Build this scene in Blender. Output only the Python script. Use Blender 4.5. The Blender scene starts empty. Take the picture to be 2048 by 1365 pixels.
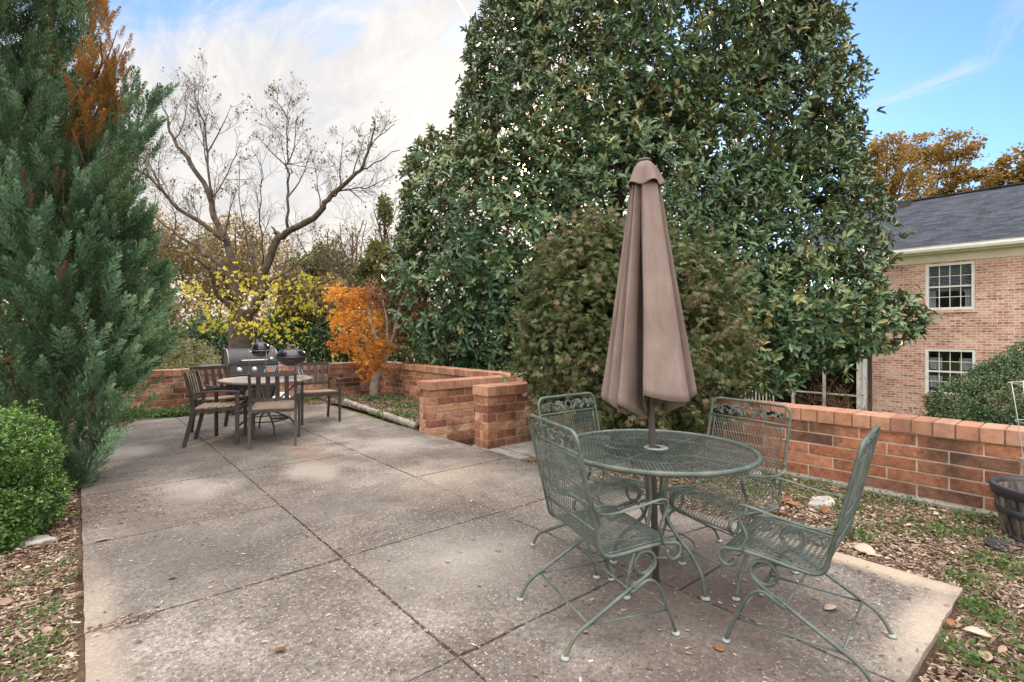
SUN_E, SUN_A, SKY_S, EXPO = 2.6, 3.0, .10, 1.14
CLOUD_DIR = (-.16, .94, .27)
CL_LOW, CL_HIGH, CL_GREY = (5.3, 4.4, 3.45), (4.6, 4.4, 4.15), (2.7, 2.7, 2.85)
SKY_SAT, SKY_V, SKY_TINT, BACK_GAIN = 1.02, 1.08, (.82, .98, 1.08), 1.0
BEHIND_G, ZEN_G = (2.05, 1.84, 1.62), (4.7, 4.35, 3.95)
import bpy, math, random
import numpy as np
from mathutils import Vector, Matrix
R = math.radians
random.seed(7)
rng = np.random.default_rng(11)
F, HY, CX, H = 1026.0, 665.0, 1024.0, 1.34
TH = R(40.3)
U = np.array([-math.sin(TH), math.cos(TH), 0.0]); V = np.array([math.cos(TH), math.sin(TH), 0.0])
scene = bpy.context.scene
COL = scene.collection

def at(px, py, Y):           # a point of the place, from where it is seen and how far away it stands
    return np.array([(px - CX) / F * Y, Y, H - (py - HY) / F * Y])
def gnd(px, py, z=0.0):
    Y = (H - z) * F / (py - HY)
    return np.array([(px - CX) / F * Y, Y, z])
def ab(a, b, z=0.0):
    return a * U + b * V + np.array([0, 0, z])
def to_ab(p):
    return float(np.dot(p, U)), float(np.dot(p, V))

# ---------------------------------------------------------------- object helpers
def tag(o, label=None, cat=None, group=None, kind=None):
    if label: o['label'] = label
    if cat: o['category'] = cat
    if group: o['group'] = group
    if kind: o['kind'] = kind
    return o
def thing(name, label, cat, loc=(0, 0, 0), rz=0.0, group=None):
    o = bpy.data.objects.new(name, None); COL.objects.link(o)
    o.empty_display_size = 0.1
    o.location = tuple(float(x) for x in loc); o.rotation_euler = (0, 0, rz)
    return tag(o, label, cat, group)
def copy_tree(o, parent=None):
    c = o.copy(); COL.objects.link(c); c.parent = parent
    for ch in list(o.children): copy_tree(ch, c)
    return c
def link(name, me, mat, parent=None):
    o = bpy.data.objects.new(name, me); COL.objects.link(o)
    for m in (mat if isinstance(mat, (list, tuple)) else [mat]): me.materials.append(m)
    if parent: o.parent = parent
    return o
def bevel(o, w=0.004, seg=2):
    m = o.modifiers.new('bevel', 'BEVEL'); m.width = w; m.segments = seg; m.limit_method = 'ANGLE'; m.angle_limit = R(40)
    return o

class MB:
    def __init__(s): s.v = []; s.f = []; s.mi = []; s.sm = []; s.rn = []; s.uv = None
    def add(s, verts, faces, mi=0, smooth=False, rnd=0.5):
        n = len(s.v)
        s.v.extend([tuple(float(c) for c in q) for q in verts])
        for f in faces:
            s.f.append([i + n for i in f]); s.mi.append(mi); s.sm.append(smooth); s.rn.append(rnd)
        return s
    def box(s, c, d, mi=0, rz=0.0, rnd=0.5, M=None):
        x, y, z = d[0] / 2, d[1] / 2, d[2] / 2
        vs = [(-x, -y, -z), (x, -y, -z), (x, y, -z), (-x, y, -z), (-x, -y, z), (x, -y, z), (x, y, z), (-x, y, z)]
        if M is not None: vs = [tuple(M @ Vector(q)) for q in vs]
        elif rz:
            cs, sn = math.cos(rz), math.sin(rz); vs = [(a * cs - b * sn, a * sn + b * cs, e) for a, b, e in vs]
        vs = [(a + c[0], b + c[1], e + c[2]) for a, b, e in vs]
        return s.add(vs, [(0, 3, 2, 1), (4, 5, 6, 7), (0, 1, 5, 4), (1, 2, 6, 5), (2, 3, 7, 6), (3, 0, 4, 7)], mi, False, rnd)
    def box2(s, lo, hi, mi=0, rnd=0.5):
        return s.box([(lo[i] + hi[i]) / 2 for i in range(3)], [abs(hi[i] - lo[i]) for i in range(3)], mi, 0, rnd)
    def bar(s, p, q, w, h, up=(0, 0, 1), mi=0):   # rectangular bar from p to q
        p, q = Vector(p), Vector(q); d = q - p; L = d.length; y = d.normalized()
        upv = Vector(up); x = y.cross(upv)
        if x.length < 1e-4: x = y.cross(Vector((1, 0, 0)))
        x.normalize(); z = x.cross(y)
        M = Matrix((x, y, z)).transposed()
        return s.box((p + q) / 2, (w, L, h), mi, 0, 0.5, M)
    def tube(s, pts, r, seg=8, mi=0, smooth=True, rnd=0.5, flat=None, caps=True, closed=False, up=None, bfix=None):
        P = [Vector(q) for q in pts]; n = len(P)
        rr = r if isinstance(r, (list, tuple, np.ndarray)) else [r] * n
        T = []
        for i in range(n):
            if closed: a, b = P[i - 1], P[(i + 1) % n]
            else: a, b = P[max(0, i - 1)], P[min(n - 1, i + 1)]
            d = b - a
            T.append(d.normalized() if d.length > 1e-9 else Vector((0, 0, 1)))
        ref = Vector(up) if up is not None else (Vector((0, 0, 1)) if abs(T[0].z) < 0.9 else Vector((1, 0, 0)))
        N = (ref - T[0] * ref.dot(T[0])).normalized()
        vs = []
        for i in range(n):
            if up is not None:
                N2 = ref - T[i] * ref.dot(T[i])
                N = N2.normalized() if N2.length > 0.05 else (N - T[i] * N.dot(T[i])).normalized()
            else:
                N2 = N - T[i] * N.dot(T[i]); N = N2.normalized() if N2.length > 1e-6 else N
            B = T[i].cross(N)
            if bfix is not None: B = Vector(bfix); N = B.cross(T[i]).normalized()
            for k in range(seg):
                a = 2 * math.pi * k / seg + (math.pi / seg if seg == 4 else 0)
                if flat: off = N * (math.cos(a) * flat[1]) + B * (math.sin(a) * flat[0])
                else: off = N * (math.cos(a) * rr[i]) + B * (math.sin(a) * rr[i])
                vs.append(P[i] + off)
        fs = []
        m = n if closed else n - 1
        for i in range(m):
            j = (i + 1) % n
            for k in range(seg):
                k2 = (k + 1) % seg
                fs.append((i * seg + k, i * seg + k2, j * seg + k2, j * seg + k))
        if caps and not closed:
            fs.append(tuple(range(seg - 1, -1, -1))); fs.append(tuple((n - 1) * seg + k for k in range(seg)))
        return s.add(vs, fs, mi, smooth, rnd)
    def lathe(s, prof, seg=24, c=(0, 0, 0), mi=0, smooth=True, rnd=0.5):
        vs, fs = [], []
        for (r, z) in prof:
            for k in range(seg):
                a = 2 * math.pi * k / seg; vs.append((c[0] + r * math.cos(a), c[1] + r * math.sin(a), c[2] + z))
        for i in range(len(prof) - 1):
            for k in range(seg):
                k2 = (k + 1) % seg; fs.append((i * seg + k, i * seg + k2, (i + 1) * seg + k2, (i + 1) * seg + k))
        return s.add(vs, fs, mi, smooth, rnd)
    def build(s, name, mat, parent=None, off=None):
        me = bpy.data.meshes.new(name)
        vs = s.v if off is None else [(x - off[0], y - off[1], z - off[2]) for x, y, z in s.v]
        me.from_pydata(vs, [], s.f)
        me.polygons.foreach_set('material_index', s.mi); me.polygons.foreach_set('use_smooth', s.sm)
        a = me.attributes.new('rnd', 'FLOAT', 'FACE'); a.data.foreach_set('value', s.rn)
        me.update()
        return link(name, me, mat, parent)

def smooth_pts(pts, k=4):     # Catmull-Rom
    P = [np.array(p, float) for p in pts]; out = []
    for i in range(len(P) - 1):
        p0 = P[i - 1] if i else 2 * P[0] - P[1]; p1, p2 = P[i], P[i + 1]
        p3 = P[i + 2] if i + 2 < len(P) else 2 * P[-1] - P[-2]
        for j in range(k):
            t = j / k
            out.append(0.5 * (2 * p1 + (p2 - p0) * t + (2 * p0 - 5 * p1 + 4 * p2 - p3) * t * t + (3 * p1 - p0 - 3 * p2 + p3) * t ** 3))
    out.append(P[-1]); return out

def np_mesh(name, verts, quads, rnd, mat, parent=None, off=None, smooth=False):
    verts = np.asarray(verts, np.float32)
    if off is not None: verts = verts - np.asarray(off, np.float32)
    quads = np.asarray(quads, np.int32); n = len(quads); k = quads.shape[1]
    me = bpy.data.meshes.new(name)
    me.vertices.add(len(verts)); me.vertices.foreach_set('co', np.ascontiguousarray(verts, np.float32).ravel())
    me.loops.add(n * k); me.loops.foreach_set('vertex_index', quads.ravel())
    me.polygons.add(n); me.polygons.foreach_set('loop_start', np.arange(n, dtype=np.int32) * k)
    if smooth: me.polygons.foreach_set('use_smooth', np.ones(n, dtype=bool))
    a = me.attributes.new('rnd', 'FLOAT', 'FACE'); a.data.foreach_set('value', np.asarray(rnd, np.float32))
    me.update(calc_edges=True); me.validate()
    return link(name, me, mat, parent)

def nrm(a): return a / np.maximum(np.linalg.norm(a, axis=-1, keepdims=True), 1e-9)
def rdir(n): return nrm(rng.normal(size=(n, 3)))

# leaf templates: (along, across, up), quads
OVATE = (np.array([(0, 0, 0), (.32, .42, .10), (.68, .44, .07), (1, 0, -.12), (.68, -.44, .07), (.32, -.42, .10)], float), np.array([(0, 3, 2, 1), (0, 5, 4, 3)]))
BLADE = (np.array([(0, -.35, 0), (.45, -.5, .05), (1, 0, 0), (.45, .5, .05)], float), np.array([(0, 1, 2, 3)]))
def star(lobes, spread):
    vs, q = [], []
    for i in range(lobes):
        a = (i - (lobes - 1) / 2) * spread; L = 1.0 - 0.38 * abs(i - (lobes - 1) / 2) / ((lobes - 1) / 2)
        c, s = math.cos(a), math.sin(a); n = len(vs); w = .125
        for (x, y, h) in ((0, 0, 0), (.5 * L, -w, .04), (L, 0, -.12), (.5 * L, w, .04)):
            vs.append((x * c - y * s + .1, x * s + y * c, h))
        q.append((n, n + 1, n + 2, n + 3))
    return (np.array(vs, float), np.array(q))
STAR5 = star(5, R(43)); STAR7 = star(7, R(36))
def leaves(pos, axis, nor, length, width, tmpl):
    """vectorised leaves -> verts, quads, number of quads per leaf"""
    tv, tq = tmpl; n = len(pos)
    t = nrm(axis); nn = nrm(nor - t * np.sum(nor * t, 1, keepdims=True)); b = np.cross(nn, t)
    L = np.broadcast_to(np.asarray(length, float), (n,))[:, None, None]; W = np.broadcast_to(np.asarray(width, float), (n,))[:, None, None]
    v = pos[:, None] + t[:, None] * (tv[None, :, 0:1] * L) + b[:, None] * (tv[None, :, 1:2] * W) + nn[:, None] * (tv[None, :, 2:3] * L)
    q = tq[None] + (np.arange(n) * len(tv))[:, None, None]
    return v.reshape(-1, 3), q.reshape(-1, 4), len(tq)
class LB:                      # gathers leaf batches for one mesh
    def __init__(s): s.v, s.q, s.r, s.n = [], [], [], 0
    def add(s, pos, axis, nor, length, width, tmpl, rnd):
        v, q, k = leaves(pos, axis, nor, length, width, tmpl)
        s.v.append(v); s.q.append(q + s.n); s.r.append(np.repeat(rnd, k)); s.n += len(v); return s
    def raw(s, v, q, r):
        s.v.append(v); s.q.append(q + s.n); s.r.append(r); s.n += len(v)
    def build(s, name, mat, parent=None, off=None):
        return np_mesh(name, np.concatenate(s.v), np.concatenate(s.q), np.concatenate(s.r), mat, parent, off)

def blobs_px(rows):            # (px, py, distance, half-width px, half-height px [, depth radius m]) -> ellipsoids
    out = []
    for r in rows:
        c = at(r[0], r[1], r[2]); k = r[2] / F
        rx, rz = r[3] * k, r[4] * k; ry = r[5] if len(r) > 5 else (rx + rz) / 2
        out.append((c, np.array([rx, ry, rz])))
    return out
def blob_points(blobs, n, lo=.78, hi=1.04, cull=.72):
    w = np.array([(b[1][0] * b[1][1] + b[1][0] * b[1][2] + b[1][1] * b[1][2]) for b in blobs]); w /= w.sum()
    P, N = [], []; tot = 0
    while tot < n:
        k = rng.choice(len(blobs), size=n, p=w); d = rdir(n)
        C = np.array([b[0] for b in blobs])[k]; Rr = np.array([b[1] for b in blobs])[k]
        s = lo + (hi - lo) * rng.random(n) ** .6
        p = C + d * Rr * s[:, None]; o = nrm(d / Rr)
        keep = np.ones(n, bool)
        for i, (c, r) in enumerate(blobs):
            q = np.linalg.norm((p - c) / r, axis=1); keep &= (q > cull) | (k == i)
        P.append(p[keep]); N.append(o[keep]); tot += int(keep.sum())
    return np.concatenate(P)[:n], np.concatenate(N)[:n]
def clumpy(P, scale, thr):     # drop points where a smooth random field is low: gaps in the crown
    k = rng.normal(size=(5, 3)) * (2.2 / scale); ph = rng.random(5) * 6.28
    f = np.sin(P @ k.T + ph).sum(1)
    return f > thr

# ---------------------------------------------------------------- material helpers
class NT:
    def __init__(s, name):
        s.m = bpy.data.materials.new(name); s.m.use_nodes = True; s.t = s.m.node_tree; s.t.nodes.clear()
        s.out = s.n('ShaderNodeOutputMaterial')
    def n(s, typ, **kw):
        x = s.t.nodes.new(typ)
        for k, v in kw.items():
            if k.startswith('i_'):
                key = k[2:]; key = int(key) if key.isdigit() else key.replace('_', ' ')
                if hasattr(v, 'links') or isinstance(v, bpy.types.NodeSocket): s.t.links.new(v, x.inputs[key])
                else: x.inputs[key].default_value = v
            else: setattr(x, k, v)
        return x
    def ln(s, a, b): s.t.links.new(a, b)
    def coord(s, kind='Object', scale=(1, 1, 1), loc=(0, 0, 0), rot=(0, 0, 0)):
        tc = s.n('ShaderNodeTexCoord'); mp = s.n('ShaderNodeMapping')
        mp.inputs['Scale'].default_value = scale; mp.inputs['Location'].default_value = loc; mp.inputs['Rotation'].default_value = rot
        s.ln(tc.outputs[kind], mp.inputs['Vector']); return mp.outputs['Vector']
    def noise(s, vec, scale, detail=6, rough=.6, dist=0.0):
        x = s.n('ShaderNodeTexNoise'); x.inputs['Scale'].default_value = scale; x.inputs['Detail'].default_value = detail
        x.inputs['Roughness'].default_value = rough; x.inputs['Distortion'].default_value = dist
        s.ln(vec, x.inputs['Vector']); return x.outputs['Fac']
    def ramp(s, fac, stops, interp='LINEAR'):
        x = s.n('ShaderNodeValToRGB'); x.color_ramp.interpolation = interp; e = x.color_ramp.elements
        while len(e) < len(stops): e.new(0.5)
        for i, (p, c) in enumerate(stops):
            e[i].position = p; e[i].color = (*c, 1) if len(c) == 3 else c
        s.ln(fac, x.inputs['Fac']); return x.outputs['Color']
    def mix(s, fac, a, b, mode='MIX'):
        x = s.n('ShaderNodeMix', data_type='RGBA', blend_type=mode)
        for sock, v in ((x.inputs[0], fac), (x.inputs[6], a), (x.inputs[7], b)):
            if isinstance(v, bpy.types.NodeSocket): s.ln(v, sock)
            elif isinstance(v, tuple): sock.default_value = (*v, 1) if len(v) == 3 else v
            else: sock.default_value = v
        return x.outputs[2]
    def math(s, op, a, b=0.0, c=0.0, clamp=False):
        x = s.n('ShaderNodeMath', operation=op, use_clamp=clamp)
        for i, v in enumerate((a, b, c)):
            if isinstance(v, bpy.types.NodeSocket): s.ln(v, x.inputs[i])
            else: x.inputs[i].default_value = v
        return x.outputs[0]
    def attr(s, nm='rnd'):
        return s.n('ShaderNodeAttribute', attribute_name=nm).outputs['Fac']
    def bump(s, h, strength=.4, dist=.01):
        x = s.n('ShaderNodeBump'); x.inputs['Strength'].default_value = strength; x.inputs['Distance'].default_value = dist
        s.ln(h, x.inputs['Height']); return x.outputs['Normal']
    def bsdf(s, col, rough=.6, metal=0.0, spec=.5, normal=None, coat=0.0):
        x = s.n('ShaderNodeBsdfPrincipled')
        for k, v in (('Base Color', col), ('Roughness', rough), ('Metallic', metal), ('Specular IOR Level', spec), ('Coat Weight', coat)):
            if isinstance(v, bpy.types.NodeSocket): s.ln(v, x.inputs[k])
            else: x.inputs[k].default_value = (*v, 1) if isinstance(v, tuple) else v
        if normal is not None: s.ln(normal, x.inputs['Normal'])
        return x.outputs['BSDF']
    def done(s, shader): s.ln(shader, s.out.inputs['Surface']); return s.m

def simple(name, c1, c2, scale=8, rough=.6, metal=0.0, bump=.15, bscale=60, spec=.5, detail=6, lo=.35, hi=.65):
    t = NT(name); v = t.coord(); f = t.noise(v, scale, detail)
    col = t.ramp(f, [(lo, c1), (hi, c2)])
    nb = t.bump(t.noise(v, bscale, 4), bump, .004) if bump else None
    return t.done(t.bsdf(col, rough, metal, spec, nb))
def leafmat(name, stops, rough=.5, spec=.4, trans=.35, back=None, nscale=6.0):
    t = NT(name); a = t.attr(); v = t.coord()
    f = t.math('ADD', t.math('MULTIPLY', a, .8), t.math('MULTIPLY', t.noise(v, nscale, 3), .4)); f = t.math('SUBTRACT', f, .1, clamp=True)
    col = t.ramp(f, stops)
    if back is not None:
        g = t.n('ShaderNodeNewGeometry').outputs['Backfacing']; col = t.mix(t.math('MULTIPLY', g, .75), col, back)
    p = t.bsdf(col, rough, 0, spec)
    if trans:
        tr = t.n('ShaderNodeBsdfTranslucent'); t.ln(col, tr.inputs['Color'])
        mx = t.n('ShaderNodeMixShader'); mx.inputs[0].default_value = trans; t.ln(p, mx.inputs[1]); t.ln(tr.outputs[0], mx.inputs[2])
        p = mx.outputs[0]
    return t.done(p)
# ---------------------------------------------------------------- materials of the setting
def patio_mat():
    t = NT('exposed_aggregate_concrete'); v = t.coord()
    big = t.noise(v, .55, 5, .62); mid = t.noise(v, 2.6, 6, .65); fine = t.noise(v, 38, 5, .7)
    col = t.ramp(big, [(.37, (.092, .078, .067)), (.5, (.172, .153, .135)), (.63, (.272, .248, .222))])
    col = t.mix(t.math('MULTIPLY', t.ramp(mid, [(.44, (0, 0, 0)), (.60, (1, 1, 1))]), .62), col, (.084, .070, .061))
    # pebbles showing through
    vo = t.n('ShaderNodeTexVoronoi', feature='F1'); vo.inputs['Scale'].default_value = 88; t.ln(v, vo.inputs['Vector'])
    spk = t.n('ShaderNodeSeparateColor'); t.ln(vo.outputs['Color'], spk.inputs[0])
    inner = t.ramp(vo.outputs['Distance'], [(.28, (1, 1, 1)), (.45, (0, 0, 0))])
    hot = t.math('MULTIPLY', t.ramp(spk.outputs[0], [(.64, (0, 0, 0)), (.76, (1, 1, 1))]), inner)
    col = t.mix(t.math('MULTIPLY', hot, .7), col, (.46, .385, .31))
    dk = t.math('MULTIPLY', t.ramp(spk.outputs[1], [(.62, (0, 0, 0)), (.75, (1, 1, 1))]), inner)
    col = t.mix(t.math('MULTIPLY', dk, .8), col, (.045, .036, .030))
    col = t.mix(.8, col, t.ramp(fine, [(.3, (.4, .39, .38)), (.5, (1, 1, 1)), (.7, (1.75, 1.72, 1.66))]), 'MULTIPLY')
    # slab stains: two worn pale ovals, rust, black streaks; one with table shade painted in
    warp = t.n('ShaderNodeTexNoise'); warp.inputs['Scale'].default_value = 3.5; warp.inputs['Detail'].default_value = 5; t.ln(v, warp.inputs['Vector'])
    def spot(b, a, rb, ra, soft=.35):
        mp = t.n('ShaderNodeMapping'); mp.inputs['Location'].default_value = (-b / rb, -a / ra, 0); mp.inputs['Scale'].default_value = (1 / rb, 1 / ra, 0)
        t.ln(v, mp.inputs['Vector'])
        ad = t.n('ShaderNodeMix', data_type='VECTOR'); ad.inputs[0].default_value = .5
        le = t.n('ShaderNodeVectorMath', operation='LENGTH'); t.ln(mp.outputs[0], le.inputs[0])
        d = t.math('ADD', le.outputs['Value'], t.math('MULTIPLY', t.math('SUBTRACT', warp.outputs['Fac'], .5), .9))
        return t.ramp(d, [(1 - soft if soft < 1 else 0, (1, 1, 1)), (1.0, (0, 0, 0))])
    for b, a, rb, ra, c, k, so in STAINS_AND_SHADE:
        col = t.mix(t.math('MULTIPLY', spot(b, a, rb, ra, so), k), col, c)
    h = t.math('ADD', t.math('MULTIPLY', vo.outputs['Distance'], -.6), fine)
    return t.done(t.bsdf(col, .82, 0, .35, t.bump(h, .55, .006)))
STAINS_AND_SHADE = [(.71, 5.15, .30, .50, (.34, .31, .265), .6, .55), (1.73, 5.08, .29, .52, (.34, .31, .265), .6, .55),
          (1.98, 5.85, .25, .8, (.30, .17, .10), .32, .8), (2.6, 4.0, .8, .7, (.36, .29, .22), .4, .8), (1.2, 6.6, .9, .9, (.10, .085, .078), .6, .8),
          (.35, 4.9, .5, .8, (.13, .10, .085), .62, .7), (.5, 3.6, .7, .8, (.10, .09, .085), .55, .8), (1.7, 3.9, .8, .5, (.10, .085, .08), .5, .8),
          (2.3, 1.35, 1.1, .8, (.075, .058, .050), .75, .8), (3.0, 1.6, .6, .5, (.10, .08, .07), .5, .7), (1.75, 2.5, .7, .7, (.36, .335, .30), .5, .9),  # first entry: stain deepened to paint the contact shade under the table
          (.06, 2.6, .14, 1.6, (.36, .30, .24), .6, .7), (3.48, 1.0, .14, .8, (.50, .40, .30), .7, .7), (3.0, .55, .7, .14, (.5, .42, .33), .6, .7),
          (2.9, 5.6, .5, .6, (.36, .33, .30), .5, .8), (.4, 7.2, .4, .5, (.40, .37, .33), .55, .7)]
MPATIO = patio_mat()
def ground_mat(name, cols, scale=3.0, gscale=60):
    t = NT(name); v = t.coord(); a = t.noise(v, scale, 6, .65); b = t.noise(v, gscale, 6, .75)
    col = t.ramp(a, [(.35, cols[0]), (.5, cols[1]), (.66, cols[2])])
    col = t.mix(.7, col, t.ramp(b, [(.3, (.35, .35, .35)), (.7, (1.5, 1.45, 1.4))]), 'MULTIPLY')  # extra gain on the unseen sky only, added to fill the scene
    return t.done(t.bsdf(col, .95, 0, .1, t.bump(b, .9, .02)))
MSOIL = ground_mat('soil_mulch', [(.075, .048, .034), (.13, .085, .058), (.19, .14, .10)], 2.4, 55)
MLAWN = ground_mat('lawn_grass', [(.075, .105, .03), (.115, .14, .045), (.19, .18, .07)], .8, 25)
MJOINT = simple('joint_soil', (.035, .027, .022), (.10, .075, .055), 30, .95, bump=.5)
def brick_mat(name='wall_brick', stops=None, grime=.74):
    t = NT(name); v = t.coord(); a = t.attr()
    col = t.ramp(a, stops or [(0, (.21, .085, .050)), (.3, (.33, .140, .078)), (.55, (.42, .195, .112)), (.8, (.36, .155, .085)), (1, (.17, .09, .062))])
    n1 = t.noise(v, 14, 8, .72); n2 = t.noise(v, 48, 5, .75); n3 = t.noise(v, 2.2, 6, .66)
    col = t.mix(.75, col, t.ramp(n1, [(.32, (.34, .28, .26)), (.5, (1, 1, 1)), (.68, (1.45, 1.55, 1.7))]), 'MULTIPLY')
    col = t.mix(t.math('MULTIPLY', t.ramp(n2, [(.56, (0, 0, 0)), (.66, (1, 1, 1))]), .78), col, (.055, .034, .026))
    col = t.mix(t.math('MULTIPLY', t.ramp(n2, [(.30, (1, 1, 1)), (.38, (0, 0, 0))]), .4), col, (.58, .34, .16))
    col = t.mix(t.math('MULTIPLY', t.ramp(n3, [(.50, (0, 0, 0)), (.66, (1, 1, 1))]), grime), col, (.050, .038, .030))
    return t.done(t.bsdf(col, .88, 0, .25, t.bump(t.math('ADD', n1, n2), .9, .010)))
MBRICK = brick_mat()
MBRICK2 = brick_mat('stained_wall_brick', [(0, (.20, .08, .045)), (.25, (.40, .19, .105)), (.5, (.54, .33, .22)), (.75, (.45, .23, .13)), (1, (.25, .10, .06))], .80)
def cap_mat():
    t = NT('cap_brick'); v = t.coord(); a = t.attr()
    col = t.ramp(a, [(0, (.30, .145, .09)), (.4, (.38, .195, .122)), (.7, (.45, .25, .165)), (1, (.34, .19, .135))])
    n1 = t.noise(v, 11, 7, .7); n2 = t.noise(v, 60, 4, .7); n3 = t.noise(v, 2.3, 5, .65)
    col = t.mix(.7, col, t.ramp(n1, [(.3, (.55, .5, .48)), (.5, (1, 1, 1)), (.72, (1.35, 1.35, 1.4))]), 'MULTIPLY')
    col = t.mix(t.math('MULTIPLY', t.ramp(n2, [(.6, (0, 0, 0)), (.75, (1, 1, 1))]), .45), col, (.10, .065, .05))
    col = t.mix(t.math('MULTIPLY', t.ramp(n3, [(.55, (0, 0, 0)), (.72, (1, 1, 1))]), .55), col, (.12, .085, .07))
    return t.done(t.bsdf(col, .85, 0, .3, t.bump(t.math('ADD', n1, n2), .4, .005)))
MCAP = cap_mat()
MMORT = simple('mortar', (.27, .21, .165), (.52, .44, .36), 6, .95, bump=.5, bscale=90)
MCAPJ = simple('dark_cap_mortar', (.09, .07, .055), (.22, .18, .15), 8, .95, bump=.4, bscale=90)
MFOOT = simple('footing_concrete', (.20, .19, .17), (.33, .32, .29), 5, .9, bump=.4)
MTIMBER = simple('weathered_timber', (.17, .145, .12), (.40, .36, .31), 9, .9, bump=.5)
MSTONE = simple('pale_stone', (.26, .245, .22), (.46, .44, .40), 7, .85, bump=.4)

# ---------------------------------------------------------------- ground
ST = [(3.56, 3.9, -.19), (3.9, 4.24, -.36), (4.24, 5.2, -.53)]
def ter(a, b):
    if 4.9 < a < 5.85 and 3.55 < b < 5.24: return -.62
    if a < 10.72 and b < 5.24: return -.05
    s = min(1, max(0, (b - 5.24) / 9.0)); s = s * s * (3 - 2 * s)
    dr = -.22 - 1.55 * s * (1 if a < 12 else max(0, 1 - (a - 12) / 16))
    far = max(0, a - 12)
    return dr + .004 * far
av = sorted(set([-30, -12, -6, -3, -1.5, 0, .5, 1.5, 3, 4.4, 4.89, 4.91, 5.84, 5.86, 7, 8, 9, 10, 10.71, 10.73, 11.5, 13, 15, 18, 22, 28, 36, 46, 60, 90, 150, 300, 600, -90, -300, -600]))
bv = sorted(set([-600, -300, -120, -50, -25, -12, -7, -4, -2, -1, 0, 1, 2, 3, 3.54, 3.56, 4.3, 5.23, 5.25, 6, 7, 8, 9, 10, 11, 12, 13, 14.3, 16, 19, 24, 32, 50, 90, 200, 400, 600]))
mb = MB()
vs = [ab(a, b, ter(a, b)) for a in av for b in bv]; nb = len(bv)
mb.add(vs, [(i * nb + j, i * nb + j + 1, (i + 1) * nb + j + 1, (i + 1) * nb + j) for i in range(len(av) - 1) for j in range(nb - 1)], 0, True)
tag(mb.build('ground', MLAWN), kind='structure')

def bed(name, a0, a1, b0, b1, z, step=.12, amp=.018):
    na, nbb = max(2, int((a1 - a0) / step)), max(2, int((b1 - b0) / step)); m = MB()
    A = np.linspace(a0, a1, na + 1); B = np.linspace(b0, b1, nbb + 1)
    vs = []
    for a in A:
        for b in B:
            e = amp * (math.sin(a * 3.1 + b * 1.7) + math.sin(b * 4.3 - a * 2.2 + 1) + math.sin(a * 7.7 + 2) * .5) / 2.5
            vs.append(ab(a, b, z + e))
    m.add(vs, [(i * (nbb + 1) + j, i * (nbb + 1) + j + 1, (i + 1) * (nbb + 1) + j + 1, (i + 1) * (nbb + 1) + j) for i in range(na) for j in range(nbb)], 0, True)
    return tag(m.build(name, MSOIL), kind='structure')
bed('mulch_bed', -4, 4.62, 3.535, 5.18, -.026)
bed('mulch_bed', -4, .525, -3.0, 3.535, -.03)
bed('mulch_bed', .525, 10.6, -5.0, .035, -.026)
bed('mulch_bed', 6.12, 10.6, 3.72, 5.18, .0)
bed('mulch_bed', 9.62, 10.6, .01, 3.72, -.02)

# patio: slabs cast between open joints
pat = bpy.data.objects.new('patio', None)
m = MB(); g_ = .007
cols = [(.02, 1.2), (1.2, 2.39), (2.39, 3.545)]
rowsA = [.515, 1.76, 2.975, 4.2, 5.46, 6.7, 7.95, 9.6]; rowsB = [.515, 1.47, 2.975, 4.2, 5.46, 6.7, 7.95, 9.6]
for ci, (b0, b1) in enumerate(cols):
    rows = rowsB if ci == 2 else rowsA
    for i in range(len(rows) - 1):
        a0, a1 = rows[i], rows[i + 1]
        # slab with slightly irregular arrises
        nx, ny = 16, 16; xs = np.linspace(b0 + g_, b1 - g_, nx); ys = np.linspace(a0 + g_, a1 - g_, ny)
        j = lambda: random.uniform(-.0035, .0035)
        grid = [[(x + (j() if k in (0, nx - 1) else 0), y + (j() if l in (0, ny - 1) else 0), 0.0) for k, x in enumerate(xs)] for l, y in enumerate(ys)]
        dz = random.uniform(-.003, .003)
        vs = [(p[0], p[1], dz) for r in grid for p in r]
        fs = [(l * nx + k, l * nx + k + 1, (l + 1) * nx + k + 1, (l + 1) * nx + k) for l in range(ny - 1) for k in range(nx - 1)]
        m.add(vs, fs, 0)
        ring = [(l, k) for l, k in [(0, k) for k in range(nx)] + [(l, nx - 1) for l in range(1, ny)] + [(ny - 1, k) for k in range(nx - 2, -1, -1)] + [(l, 0) for l in range(ny - 2, 0, -1)]]
        top = [grid[l][k] for l, k in ring]; n = len(top)
        m.add([(x, y, dz) for x, y, _ in top] + [(x, y, -.1) for x, y, _ in top], [(q, q + n, (q + 1) % n + n, (q + 1) % n) for q in range(n)], 0)
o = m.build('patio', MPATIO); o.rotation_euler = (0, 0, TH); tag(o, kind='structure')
m = MB(); m.add([(.03, .53, -.010), (3.535, .53, -.010), (3.535, 9.59, -.010), (.03, 9.59, -.010)], [(0, 1, 2, 3)])
o = m.build('patio_joint_soil', MJOINT); o.rotation_euler = (0, 0, TH); tag(o, kind='structure')
# steps going down between the two piers, and the walk below
m = MB()
for b0, b1, z in ST: m.box2((b0 - .008, 4.88, -.7), (b1 - .010, 5.87, z))
m.box2((5.2, 4.88, -.7), (8.5, 5.87, -.535))
o = m.build('steps', MFOOT); o.rotation_euler = (0, 0, TH); tag(o, kind='structure')
# concrete strip and pad at the foot of the near pier
m = MB(); m.box2((3.56, 4.06, -.05), (3.70, 4.62, .012)); m.box2((3.74, 3.2, -.05), (4.3, 4.62, .02))
o = bevel(m.build('concrete_pad', MFOOT), .006); o.rotation_euler = (0, 0, TH); tag(o, kind='structure')

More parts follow.
